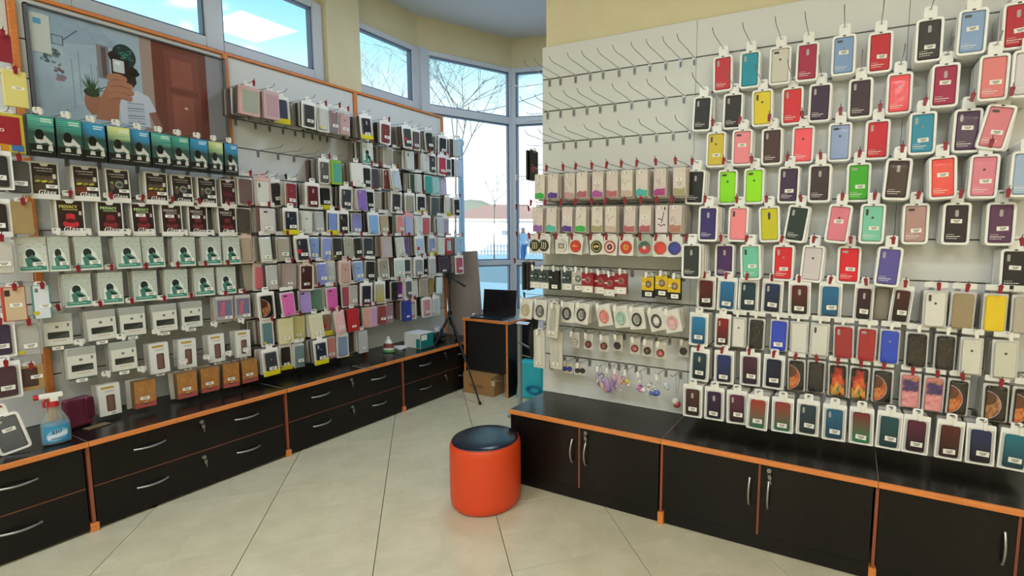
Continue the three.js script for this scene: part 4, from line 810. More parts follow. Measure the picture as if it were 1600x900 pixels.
// hooks on the end of the right wall, pointing to the window
[[2.57, -3.0, 0.34, ''], [2.55, -2.94, 0.22, ''], [2.36, -2.94, 0.2, ''], [2.33, -3.0, 0.28, ''], [2.15, -2.94, 0.2, ''], [2.03, -3.0, 0.24, 'b'], [1.95, -2.94, 0.3, 'w'], [1.75, -2.94, 0.3, 'r'], [1.74, -3.0, 0.24, 'r'], [1.56, -2.94, 0.3, 'r'], [1.37, -2.94, 0.32, 'r'], [1.13, -2.94, 0.24, 'b']].forEach(([y, z, L, c], i) => hook([-1.846, y, z], -Math.PI / 2, L, `hook pointing from the right wall's end towards the window, ${ORD[i]} from the top`, c, false));
// dark packages on those hooks
[[2.13, -2.94, 0.16, 'black glossy package hanging from the right wall end above the glitter cases', 0.2], [2.13, -2.94, 0.13, 'black package just behind the glossy one at the right wall end', 0.2], [1.75, -3.0, 0.12, 'grey package edge at the right wall end beside the glitter cases', 0.24], [1.37, -2.97, 0.22, 'dark grey hanging package at the right wall end above the bracelets', 0.2], [1.37, -2.97, 0.18, 'dark brown package behind the dark grey one at the right wall end', 0.2]].forEach(([y, z, d, l, h], i) => {
  const t = thing('hanging_package', l, 'package', [-1.846 - d, y - 0.004, z], -Math.PI / 2 + 0.1);
  part('pouch', slab(0.1, h, 0.008, 0.016, 0.004).translate(0, -h / 2 - 0.006, 0), M(['#17181d', '#23242b', '#8f8d8a', '#35332f', '#3b2a2c'][i], i < 2 ? 0.15 : 0.4), t);
  part('hanging_tab', G.tab, MT.white, t); part('print', face(0.07, 0.05, 0.003, 0, -h * 0.65, 0.0165), M(['#3b4a66', '#2c3140', '#a7a29c', '#4a4742', '#54383a'][i], 0.3), t);
});

/* ---------- left wall, first section: screen protectors and gift boxes ---------- */
function glassRow(name, category, rail, d, list, label, build, n = 2, pitch = 0.03, drop = 0.025) {
  list.forEach(([s, w], i) => {
    const yaw = (rnd() - 0.5) * 0.08 - 0.06, tilt = R((rnd() - 0.5) * 2), dd = d + (i % 2) * 0.008, l = label(i);
    const t = thing(name, l, category, place('L', s, rail + 0.004, dd), Math.PI / 2 + yaw); t.rotation.z = tilt; t.scale.x = w / 0.104;
    build(t, i); for (const q of t.children) if (q.name !== 'hanging_tab') q.position.y -= drop;
    part('bag_top', (G.bt ??= merge(slab(0.06, 0.1, 0.006, 0.002).translate(0, -0.05, 0))), MT.film, t).scale.y = (drop + 0.02) / 0.1;
    for (let j = 1; j <= n; j++) {
      const b = solo(name, (G[name + 'b'] ??= slab(0.1, 0.172, 0.003, 0.014, 0.002).translate(0, -0.1, 0)), M(name === 'dark_protector_box' ? '#1a2423' : j % 2 ? '#cdcbc2' : '#b9b6ac', 0.5), `${ORD[j - 1]} pack behind the ` + l.replace(/ (with|from) .*?(, |$)/, '$2'), category, `packs behind the ${l}`);
      b.position.set(...place('L', s, rail - drop, dd - j * pitch)); b.rotation.set(0, Math.PI / 2 + yaw, tilt + (rnd() - 0.5) * 0.05); b.scale.x = w / 0.106;
    }
    hook(place('L', s, rail, 0), Math.PI / 2, dd + 0.05, `hook holding the ${l.replace(/^(black and white|dark teal|white) /, '')}`.split(' ').slice(0, 16).join(' '), rail > 1.9 && rail < 2 ? 'w' : rail === 2.147 || rail === 1.547 || rail < 1 ? 'w' : 'r', false);
  });
}
const card = (t, w, h, dep, tex, edge, rough = 0.3) => { part('carton', (G['pc' + w + h + dep] ??= rbx(w, h, dep, 0, -h / 2 - 0.012, dep / 2, 0.0015)), M(edge, 0.45), t); part('print', (G['pf' + w + h] ??= face(w - 0.003, h - 0.003, 0.002)), mPrint(tex, rough), t).position.set(0, -h / 2 - 0.012, dep + 0.0006); part('hanging_tab', G.tab, MT.white, t).position.z = dep / 2; };
const stick = (t, x, y, z) => part('price_sticker', G.sticker, mSticker, t).position.set(x, y, z);
glassRow('dark_protector_box', 'package', 2.147, 0.24, [[1.081, 0.095], [1.18, 0.096], [1.278, 0.094], [1.378, 0.098], [1.474, 0.09], [1.567, 0.095], [1.664, 0.098], [1.764, 0.094], [1.857, 0.084], [1.942, 0.08]], (i) => `dark teal protector box with white figure, ${ORD[i]} along the row under the poster`, (t, i) => card(t, 0.102, 0.2, 0.05, T.turf[[0, 1, 2, 3, 2, 0, 1, 2, 3, 2][i]], '#182322', 0.14), 1, 0.065, 0.02);
glassRow('glass_protector_pack', 'package', 1.947, 0.2, [[1.098, 0.106], [1.25, 0.108], [1.386, 0.106], [1.562, 0.112], [1.692, 0.112], [1.825, 0.108], [1.952, 0.092]], (i) => `black and white Glass protector pack, ${ORD[i]} along the second protector row`, (t, i) => { card(t, 0.102, 0.19, 0.012, T.glass[[0, 1, 2, 1, 2, 2, 3][i]], '#dcdad4'); if (i < 6) stick(t, 0.022, -0.135, 0.0135); }, 3, 0.022, 0.042);
glassRow('privacy_protector_pack', 'package', 1.747, 0.19, [[1.183, 0.112], [1.343, 0.112], [1.49, 0.11], [1.629, 0.106], [1.772, 0.107], [1.936, 0.11]], (i) => `PRIVACY Glass protector pack with red dome, ${ORD[i]} along its row`, (t, i) => { card(t, 0.102, 0.196, 0.012, T.privacy[[0, 1, 1, 2, 2, 2][i]], '#dcdad4'); if (i > 1 && i < 5) stick(t, -0.01, -0.085, 0.0135); }, 3, 0.022);
const tealPack = (t, i, k) => { card(t, 0.102, 0.182, 0.014, T.teal[k], '#c9cdc6', 0.18); part('bag_top', (G.bagtop ??= (() => { const g = new THREE.PlaneGeometry(0.104, 0.05, 10, 4), p = g.attributes.position; for (let q = 0; q < p.count; q++) p.setZ(q, n2(p.getX(q) * 120, p.getY(q) * 100) * 0.006); g.computeVertexNormals(); return g; })()), MT.film, t).position.set(0, -0.02, 0.0185); stick(t, 0.02, -0.15, 0.0155); };
glassRow('teal_protector_pack', 'package', 1.547, 0.2, [[1.022, 0.11], [1.118, 0.08], [1.236, 0.11], [1.402, 0.116], [1.521, 0.108], [1.68, 0.112], [1.831, 0.112], [1.946, 0.1]], (i) => `teal and grey bagged protector, ${ORD[i]} along the upper teal row`, (t, i) => tealPack(t, i, i ? 0 : 1), 3, 0.022);
glassRow('teal_protector_pack', 'package', 1.347, 0.18, [[1.187, 0.11], [1.323, 0.105], [1.481, 0.114], [1.635, 0.116], [1.787, 0.114], [1.915, 0.11]], (i) => `teal and grey bagged protector, ${ORD[i]} along the lower teal row`, (t, i) => tealPack(t, i, 0), 3, 0.022);
const winBox = (t, i) => { card(t, 0.108, 0.165, 0.03, T.window, '#c6c5bd'); part('green_foot', bx(0.1, 0.01, 0.02, 0, -0.182, 0.02), M('#4d5c48', 0.5), t); stick(t, -0.006, -0.191, 0.031); };
glassRow('window_box', 'package', 1.147, 0.18, [[1.095, 0.104], [1.26, 0.118], [1.403, 0.112], [1.554, 0.114], [1.699, 0.108]], (i) => `white slanted-window box, ${ORD[i]} along the upper white box row`, winBox, 2, 0.034, 0.035);
glassRow('clear_phone_pack', 'package', 1.147, 0.2, [[1.885, 0.104], [1.995, 0.098]], (i) => `pink and violet phone picture pack, ${['nearer to', 'further from'][i]} the white boxes`, (t) => { card(t, 0.1, 0.16, 0.014, T.pinkphone, '#b5b0b2', 0.15); stick(t, 0.02, -0.155, 0.0155); }, 2, 0.03, 0.02);
glassRow('window_box', 'package', 0.947, 0.2, [[1.166, 0.112], [1.34, 0.108]], (i) => `white slanted-window box, ${ORD[i]} along the lower white box row`, winBox, 2, 0.034);
glassRow('slim_box', 'package', 0.947, 0.2, [[1.505, 0.1], [1.651, 0.098], [1.815, 0.096], [1.975, 0.096]], (i) => `slim white box with tall brown window, ${ORD[i]} right of the lower white boxes`, (t) => { card(t, 0.098, 0.185, 0.03, T.slim, '#cfcfcb'); stick(t, 0.0, -0.206, 0.02); }, 1, 0.05, 0.065);
glassRow('amber_gift_box', 'gift box', 0.747, 0.24, [[1.404, 0.104], [1.607, 0.106], [1.738, 0.104], [1.863, 0.098], [1.974, 0.104]], (i) => `amber patterned gift box, ${ORD[i]} along the lowest row above the countertop`, (t) => { card(t, 0.1, 0.16, 0.05, T.amber, '#7a5a34', 0.22); stick(t, -0.004, -0.115, 0.0515); }, 1, 0.07, 0.062);
glassRow('slim_box', 'package', 0.747, 0.2, [[1.262, 0.1]], () => 'white slim box with brown window above the wine red pouch', (t) => { card(t, 0.098, 0.18, 0.03, T.slim, '#cfcfcb'); stick(t, 0.01, -0.18, 0.032); }, 1, 0.05, 0.055);
// far left edge, beyond the first post
function edgePack(s, y, w, h, d, label, c, f) {
  const t = thing('edge_package', label, 'package', place('L', s, y + h / 2 + 0.01, d), Math.PI / 2 - 0.05);
  part('carton', rbx(w, h, 0.022, 0, -h / 2 - 0.01, 0.011, 0.002), M(c, 0.4), t); part('hanging_tab', G.tab, MT.white, t).position.z = 0.008;
  f?.(t, w, h); const k = Math.round((y + h / 2 - 0.747) / 0.2), rail = 0.747 + 0.2 * k;
  if (rail < 2.6 && Math.abs(rail - (y + h / 2 + 0.01)) < 0.12) massHook(place('L', s, y + h / 2 + 0.006, 0), d + 0.05, rnd() < 0.6);
  return t;
}
const panelOn = (t, w, h, x, y, c, z = 0.0225, rough = 0.35) => part('front_panel', slab(w, h, 0.003, 0.0012), M(c, rough), t).position.set(x, y, z);
edgePack(0.985, 2.417, 0.06, 0.127, 0.24, 'dark red box at the top left edge beside the post', '#8e2030');
edgePack(1.014, 2.233, 0.08, 0.173, 0.24, 'cream yellow card box with small black print beside the poster', '#e0d48a', (t, w, h) => { panelOn(t, w - 0.01, h - 0.012, 0, -h / 2 - 0.012, '#ddd07e'); part('print', face(0.04, 0.012, 0.001, 0.008, -h / 2 - 0.005, 0.024), mPrint(T.sticker), t); });
edgePack(0.976, 2.017, 0.102, 0.185, 0.24, 'red and yellow box with ELO lettering below the cream box', '#c9b63a', (t, w, h) => { panelOn(t, w - 0.02, h - 0.05, -0.003, -h / 2, '#9a1f2c'); part('lettering', face(0.07, 0.03, 0.001, -0.03, -h / 2, 0.0242).rotateZ(0), mPrint(T.elo ??= canvasTex(128, 64, (g, a, b) => { g.fillStyle = '#9a1f2c'; g.fillRect(0, 0, a, b); g.font = 'bold 44px sans-serif'; g.fillStyle = '#e8d9d2'; g.fillText('ELO', 12, 48); })), t); panelOn(t, 0.04, 0.03, 0.024, -h + 0.012, '#3f6fae'); panelOn(t, 0.04, 0.03, -0.026, -h + 0.012, '#c98a2c'); });
const mini = (label, s, y, h, d, c, k = 'bag', f = 'S', o = {}) => { const t = thing('packaged_phone_case', label, 'phone case', place('L', s, y + 0.1, d), Math.PI / 2 - 0.05); t.rotation.z = R(o.r || 0); fillPack(t, { k, c, f, ...o }); massHook(place('L', s, y + 0.094, 0), d + 0.05, true); return t; };
mini('black ring case in white-edged bag at the left frame edge', 0.92, 1.834, 0.2, 0.26, '#2c2b2e');
mini('dark grey case in clear bag left of the first Glass pack', 1.0, 1.815, 0.18, 0.22, '#4a4a4c', 'clear');
mini('dark brown case at the left frame edge beside the tan pouch', 0.905, 1.605, 0.17, 0.24, '#2d2126', 'bag');
edgePack(0.993, 1.608, 0.072, 0.16, 0.24, 'tan brown pouch with stitched face left of the PRIVACY packs', '#9a8257', (t, w, h) => panelOn(t, w - 0.006, h - 0.006, 0, -h / 2 - 0.01, '#a1895c', 0.0222, 0.8));
mini('pale grey case at the left frame edge beside the teal packs', 0.905, 1.42, 0.18, 0.26, '#c9c4be', 'clear');
edgePack(0.929, 1.185, 0.08, 0.168, 0.26, 'tan phone case box with orange red sides at left edge', '#b8432c', (t, w, h) => { panelOn(t, w - 0.012, h - 0.006, 0.002, -h / 2 - 0.01, '#cdb394'); panelOn(t, 0.018, 0.03, -0.022, -0.04, '#3b2c2c', 0.0232); stick(t, 0.004, -0.1, 0.0242); });
edgePack(1.024, 1.184, 0.064, 0.17, 0.26, 'white phone case box with teal side left of teal packs', '#4f8f86', (t, w, h) => { panelOn(t, w - 0.01, h - 0.004, -0.002, -h / 2 - 0.01, '#d9dde6'); panelOn(t, 0.012, 0.02, -0.018, -0.035, '#7a7f88', 0.0232); panelOn(t, 0.02, 0.018, -0.024, -h + 0.02, '#c9b92c', 0.0234); stick(t, 0.008, -0.115, 0.0242); });
mini('dark purple case in white-edged bag at the left frame edge', 0.87, 1.019, 0.18, 0.26, '#3a2f48');
mini('frosted grey case with yellow tag left of the white boxes', 0.97, 1.0, 0.16, 0.24, '#b5b3b0', 'clear', 'YS');
mini('plum case in clear bag at left edge above the tilted case', 0.872, 0.812, 0.2, 0.27, '#4a2f3a', 'bag');
edgePack(0.962, 0.8, 0.095, 0.125, 0.24, 'brown wallet box in tan card left of the first amber box', '#a98a58', (t, w, h) => { panelOn(t, w - 0.03, h - 0.03, -0.008, -h / 2 - 0.005, '#4a3630'); stick(t, 0.02, -h * 0.55, 0.0242); });

/* ---------- right wall, small goods ---------- */
const glit = (rail, row, xs, tex) => xs.forEach((x, i) => {
  const t = thing('glitter_phone_case', `clear glitter phone case in bag, ${ORD[i]} from the window along the ${row} glitter row`, 'phone case', [x, rail + 0.004, ZR + 0.2 + (i % 2) * 0.006], (rnd() - 0.5) * 0.06); t.rotation.z = R((rnd() - 0.5) * 3); t.scale.set(0.9, 0.96, 1);
  const cs = part('case', (G.gcase ??= slab(0.08, 0.158, 0.011, 0.011, 0.0028)), M('#d6ccc6', 0.3), t); cs.position.set(0, -0.112, 0.002);
  part('artwork', (G.gart ??= face(0.073, 0.15, 0.008)), mPrint(tex[i], 0.12), cs).position.z = 0.0115;
  part('clear_bag', G.filmBig[i % 4], MT.film, t); part('price_sticker', G.stickerS, mSticker, t).position.set(0, [-0.05, -0.048, -0.052, -0.05, -0.1][(i + (row === 'lower' ? 2 : 0)) % 5], 0.0165);
  for (let j = 1; j < 7; j++) { const b = solo('glitter_phone_case', G.clearSlab, M(j % 2 ? '#c9bfb8' : '#bdb2ac', 0.35), `${ORD[j - 1]} clear case behind the ${ORD[i]} glitter case of the ${row} glitter row`, 'phone case', `cases behind the ${ORD[i]} glitter case, ${row} row`); b.position.set(x, rail, ZR + 0.2 - j * 0.03); b.rotation.z = (rnd() - 0.5) * 0.05; b.scale.x = 0.9; }
  hook([x, rail, ZR], 0, 0.3, `chrome hook with red clip holding the ${ORD[i]} glitter case of the ${row} row`, 'r', false);
});
glit(1.947, 'upper', [-1.745, -1.648, -1.536, -1.45, -1.347, -1.252, -1.164, -1.071, -0.965, -0.855], [0, 1, 2, 3, 4, 5, 6, 7, 8, 9].map((k) => T.glit[k]));
glit(1.747, 'lower', [-1.76, -1.658, -1.549, -1.452, -1.349, -1.258, -1.141, -1.044, -0.953, -0.87], [T.glit[10], T.glit[7], T.glit[1], T.glit[0], T.glit[9], T.glit[6], T.glit[5], T.glit[3], T.figure, T.glit[11]]);
const discGeo = merge(at(new THREE.CylinderGeometry(0.0205, 0.0205, 0.006, 28, 1, true), 0, 0, 0.003, Math.PI / 2)), gDiscFace = new THREE.CircleGeometry(0.0205, 28).translate(0, 0, 0.0062);
function gripOn(t, tex, x, y, z, k = 1) { const b = part('grip_disc', discGeo, M('#2a2628', 0.4), t); b.position.set(x, y, z); b.scale.set(k, k, 1); part('design', gDiscFace, mPrint(tex, 0.3), b); return b; }
[['dark striped', 'stripes'], ['black and cream striped', 'stripes'], ['black and white boxed', 'pale'], ['red and gold zigzag', 'bolt'], ['black and gold ringed', 'rings'], ['red and white ringed', 'target'], ['red and gold slashed', 'slash'], ['red and green patched', 'patch'], ['plain red', 'red'], ['plain blue', 'blue']].forEach(([n, k], i) => {
  const x = [-1.79, -1.714, -1.593, -1.486, -1.36, -1.26, -1.162, -1.056, -0.96, -0.879][i], t = thing('phone_grip', `${n} round phone grip in a white bag below the lower glitter row`, 'phone grip', [x, 1.552, ZR + 0.2], (rnd() - 0.5) * 0.1); t.rotation.z = R((rnd() - 0.5) * 14);
  part('bag', (G.gripBag ??= merge(slab(0.092, 0.108, 0.005, 0.004, 0.001).translate(0, -0.062, 0), slab(0.07, 0.03, 0.004, 0.003).translate(0, -0.008, 0))), M(i === 7 ? '#a8b5a8' : '#dddbd5', 0.35), t); part('clear_front', (G.gripFilm ??= filmGeo(0.082, 0.085, 0.014, 3, 0.001)), MT.film, t).position.set(0, -0.066, 0);
  gripOn(t, T.disc[k], 0, -0.068, 0.0035, 1.75);
  for (let j = 1; j < 5; j++) { const b = solo('phone_grip', G.gripBag, M(j % 2 ? '#cfccc5' : '#b8b4ac', 0.4), `${ORD[j - 1]} bag behind the ${n} round phone grip`, 'phone grip', `bags behind the ${n} grip`); b.position.set(x + (rnd() - 0.5) * 0.008, 1.55, ZR + 0.2 - j * 0.034); b.rotation.z = (rnd() - 0.5) * 0.3; }
  hook([x, 1.547, ZR], 0, 0.28, `chrome hook with red clip holding the ${n} round phone grip`, 'r', false);
});
[['slate', -1.821, 0], ['slate', -1.745, 0], ['black', -1.664, 0], ['slate', -1.582, 0], ['silver', -1.505, 0], ['red', -1.429, -0.004], ['red', -1.354, -0.01], ['red', -1.284, -0.018], ['red', -1.209, 0], ['yellow', -1.044, -0.012], ['yellow', -0.958, 0], ['yellow', -0.88, -0.012]].forEach(([k, x, dy], i) => {
  const no = { slate: { 0: 'first', 1: 'second', 3: 'third' }, red: { 5: 'first', 6: 'second', 7: 'third', 8: 'fourth' }, yellow: { 9: 'first', 10: 'second', 11: 'third' } }[k]?.[i];
  const l = `${k === 'slate' ? 'dark slate and white' : k === 'red' ? 'red and white' : k === 'yellow' ? 'yellow and black' : k === 'black' ? 'all black' : 'silver grey'} ring holder box${no ? `, ${no} of its colour from the window` : ' among the slate boxes'}`;
  const t = thing('ring_holder_box', l, 'small box', [x, 1.34 + dy, ZR + 0.13 + (i % 3) * 0.012], (rnd() - 0.5) * 0.2); t.scale.setScalar(1.08);
  part('carton', (G.ringBox ??= rbx(0.072, 0.112, 0.022, 0, -0.066, 0.011, 0.0015)), M({ slate: '#2f3938', black: '#141417', silver: '#aeaba5', red: '#8c1d2a', yellow: '#17161a' }[k], 0.4), t); part('print', (G.ringFace ??= face(0.07, 0.11, 0.002)), mPrint(T.ringbox[k], 0.3), t).position.set(0, -0.066, 0.0226);
  part('ring', (G.ringT ??= new THREE.TorusGeometry(0.0135, 0.0022, 6, 22)), M({ slate: '#2a3130', black: '#3a3a3f', silver: '#77757a', red: '#b08a88', yellow: '#8f7a72' }[k], 0.25, { metalness: 0.7 }), t).position.set(0.0036, -0.05, 0.024); part('hanging_tab', G.tab, MT.white, t);
  hook([x, 1.347 + dy, ZR], 0, 0.2, `chrome hook with white clip holding the ${l.replace(' holder', '')}`.split(' ').slice(0, 16).join(' '), 'w', false);
});
[['beige', -1.836, '#b9a98c'], ['dark grey', -1.73, '#55524f'], ['black', -1.54, '#1d1c1e'], ['black and grey', -1.432, '#2a2a2d'], ['coral', -1.304, '#dd7a72'], ['mint green', -1.192, '#9ac0ae'], ['black curved', -1.091, '#1f1e22'], ['white and black', -0.982, '#35343a'], ['pale pink', -0.888, '#e0a9ac']].forEach(([n, x, c], i) => {
  const tilt = R([-6, -4, 0, -6, 12, 10, 8, 16, 14][i]), t = thing('bracelet_pack', `${n} wrist strap in a white bag on the bracelet row`, 'wrist strap', [x, 1.15, ZR + 0.22], (rnd() - 0.5) * 0.14); t.rotation.z = tilt; t.scale.setScalar(1.08);
  part('bag', (G.brBag ??= slab(0.088, 0.118, 0.006, 0.006, 0.002).translate(0, -0.064, 0)), M('#dcdad3', 0.4), t);
  part('strap', (G.strap ??= new THREE.TorusGeometry(0.028, 0.0055, 8, 26).scale(0.85, 1.1, 1)), M(c, 0.45), t).position.set(0, -0.07, 0.011);
  part('dial', (G.dial ??= slab(0.026, 0.032, 0.006, 0.007, 0.002)), M(i === 7 ? '#e0ded8' : lum(c) > 0.2 ? c : '#8d8b88', 0.35), t).position.set(0.002, -0.07, 0.006); part('clear_front', (G.brFilm ??= filmGeo(0.084, 0.1, 0.019, 4, 0.0014)), MT.film, t).position.set(0, -0.066, 0.003);
  for (let j = 1; j < 6; j++) { const b = solo('bracelet_pack', G.brBag, M(j % 2 ? '#d3d1ca' : '#c4c1b9', 0.45), `${ORD[j - 1]} white bag behind the ${n} wrist strap on the bracelet row`, 'wrist strap', `bags behind the ${n} wrist strap`); b.position.set(x, 1.147, ZR + 0.22 - j * 0.034); b.rotation.z = tilt * (1 - j * 0.15) + (rnd() - 0.5) * 0.12; }
  hook([x, 1.147, ZR], 0, 0.3, `chrome hook holding the ${n} wrist strap on the bracelet row`, 'w', false);
});
[['long white strap pack with grey strap between the bracelets', -1.6, 1.14, ZR + 0.27, 0.08, 0.21], ['white strap pack hanging at the panel edge above the countertop', -1.74, 0.955, ZR + 0.22, 0.086, 0.24], ['white strap pack with ribbed strap right of the edge one', -1.622, 0.955, ZR + 0.21, 0.086, 0.235]].forEach(([l, x, y, z, w, h], i) => {
  const t = thing('strap_pack', l, 'strap', [x, y, z], (rnd() - 0.5) * 0.1); t.rotation.z = i ? 0 : R(-5);
  part('sleeve', slab(w, h, 0.004, 0.012, 0.002).translate(0, -h / 2 - 0.004, 0), M('#c9c5ba', 0.4), t); part('strap', merge(slab(w * 0.42, h * 0.8, 0.012, 0.005, 0.002), slab(w * 0.5, h * 0.22, 0.01, 0.006, 0.002).translate(0, -h * 0.06, 0)).translate(0, -h / 2 - 0.006, 0.012), M(i === 2 ? '#bdbab3' : i ? '#d5d2c9' : '#a9a6a0', 0.5), t);
  part('clear_front', filmGeo(w - 0.004, h - 0.01, 0.02, i + 2, 0.0012).translate(0, -h / 2 - 0.004, 0.002), MT.film, t); stick(t, 0.0, -h + 0.03, 0.0195); part('hanging_tab', G.tab, MT.white, t);
  hook([x, y - 0.005, ZR], 0, z - ZR + 0.05, 'hook holding the ' + l.split(' ').slice(0, 13).join(' '), 'w', false);
});
['silver', 'wine', 'wine', 'dark', 'rose', 'gold', 'rose', 'dark'].forEach((k, i) => {
  const x = [-1.533, -1.429, -1.323, -1.255, -1.133, -1.044, -0.957, -0.854][i], l = `${['silver', 'wine red', 'dark wine', 'plain black', 'bright red', 'black and gold', 'rose centred', 'marbled dark'][i]} round phone grip in a clear bag above the charms`;
  const d = [0.14, 0.15, 0.15, 0.1, 0.12, 0.14, 0.16, 0.05][i], t = thing('bagged_grip', l, 'phone grip', [x, 0.952, ZR + d], (rnd() - 0.5) * 0.15);
  part('bag', slab(0.066, 0.1, 0.006, 0.003, 0.001).translate(0, -0.056, 0), M('#c9c3b8', 0.3), t); gripOn(t, T.disc[k], 0, -0.07, 0.003, 1.1); part('clear_front', (G.bgFilm ??= filmGeo(0.064, 0.096, 0.013, 6, 0.002)), MT.film, t).position.set(0, -0.056, 0);
  hook([x, 0.947, ZR], 0, d + 0.06, `chrome hook holding the ${l.split(' in ')[0]} above the charms`, i % 2 ? 'w' : 'w', i > 2);
});
// lowest rail: rings and charms
[['black paired grip', -1.689, 'dark', 1], ['blue violet paired grip', -1.593, 'blue', 2], ['black double grip', -1.5, 'dark', 2]].forEach(([n, x, k, m], i) => {
  const t = thing('bagged_grip', `${n} hanging on the lowest rail by the countertop end`, 'phone grip', [x, 0.752, ZR + 0.13], 0.1 * i); part('bag', slab(0.08, 0.07, 0.006, 0.003, 0.001).translate(0, -0.045, 0), M('#c4bfb6', 0.3), t);
  for (let j = 0; j < m; j++) gripOn(t, T.disc[k], -0.016 + j * 0.034, -0.05, 0.003, 0.8); hook([x, 0.747, ZR], 0, 0.18, `chrome hook holding the ${n} on the lowest rail`, 'w', true);
});
const ballG = new THREE.SphereGeometry(1, 12, 8);
[['lilac and beige tassel', -1.356, ['#b7a3c4', '#cbbfb4', '#8d7a9a'], 0.0], ['violet and rose tassel', -1.291, ['#a88bc0', '#c98fa0', '#7a6a9a'], -0.01], ['pink and violet strap', -1.239, ['#c9a0b8', '#8f7ab0', '#d9cfd6'], 0], ['yellow and white figure', -1.172, ['#cfc24a', '#e4e0d8', '#d8a0b0'], 0], ['pink flower', -1.09, ['#d79ab8', '#e6d9de', '#b98ac0'], 0], ['silver and blue ring cluster', -0.975, ['#c9ced6', '#5c6fb8', '#e2e4e6'], 0], ['white and red heart', -0.883, ['#dcd9d4', '#b9534f', '#cfcac2'], -0.05]].forEach(([n, x, cs, dy], i) => {
  const t = thing('phone_charm', `${n} phone charm hanging from the lowest rail`, 'charm', [x, 0.755, ZR + [0.13, 0.15, 0.14, 0.15, 0.14, 0.13, 0.06][i]], 0.2 * (i % 3) - 0.2), r = mulberry(i + 60); t.scale.setScalar(1.18);
  part('cord', merge(tube([[0, 0.004, 0], [-0.008, -0.03, 0.002], [-0.004, -0.06 + dy, 0.004]], 0.0016), tube([[0, 0.004, 0], [0.009, -0.03, 0.001], [0.004, -0.06 + dy, 0.004]], 0.0016)), M('#b5aca4', 0.5), t);
  const m = i === 5 ? 9 : i === 6 ? 3 : 6;
  for (let j = 0; j < m; j++) { const s = i === 6 ? 0.02 : 0.008 + r() * 0.009, px = (r() - 0.5) * (i === 5 ? 0.12 : i === 6 ? 0.012 : 0.05), py = (i === 6 ? -0.1 : -0.05) + dy - r() * (i === 6 ? 0.02 : 0.055); if (j % 3 === 2 && i !== 6) { const b = part('ring', (G.chRing ??= new THREE.TorusGeometry(0.013, 0.003, 6, 18)), M(cs[2], 0.25, { metalness: 0.6 }), t); b.position.set(px, py, 0.006 + j * 0.002); b.rotation.y = r() * 1.2; } else { const b = part(j % 2 ? 'bead' : 'pendant', ballG, M(cs[j % 2], 0.25), t); b.scale.set(s, s * (i < 3 ? 2.4 : 1), s * 0.8); b.position.set(px, py, 0.006 + j * 0.002); b.rotation.z = (r() - 0.5) * 0.7; } }
  hook([x, 0.747, ZR], 0, 0.19, `chrome hook holding the ${n} phone charm`, i < 6 ? 'w' : '', true);
});
{ // the tightly packed rest of the left wall, past counting
  const m = new THREE.InstancedMesh(G.bagSlab, new THREE.MeshPhysicalMaterial({ color: '#ffffff', roughness: 0.45 }), massM.length); m.name = 'phone_case_packages';
  massM.forEach((x, i) => { m.setMatrixAt(i, x); m.setColorAt(i, new THREE.Color(massC[i])); });
  m.userData = { kind: 'stuff', label: 'tightly hung phone case packages behind the front ones on the left wall', category: 'packages' }; scene.add(m);
  const hk = thing('packed_hooks', 'many chrome hooks with red clips holding the left wall cases', 'hooks'); hk.userData.kind = 'stuff';
  for (const [k, g, mt] of [['wire', merge(wireGeo(0.3), G.plate), MT.chrome], ['clip', G.clip, MT.redClip]]) { const im = new THREE.InstancedMesh(g, mt, hooksM[k].length); im.name = k === 'wire' ? 'hook_wires' : 'red_clips'; hooksM[k].forEach((x, i) => im.setMatrixAt(i, x)); hk.add(im); }
}
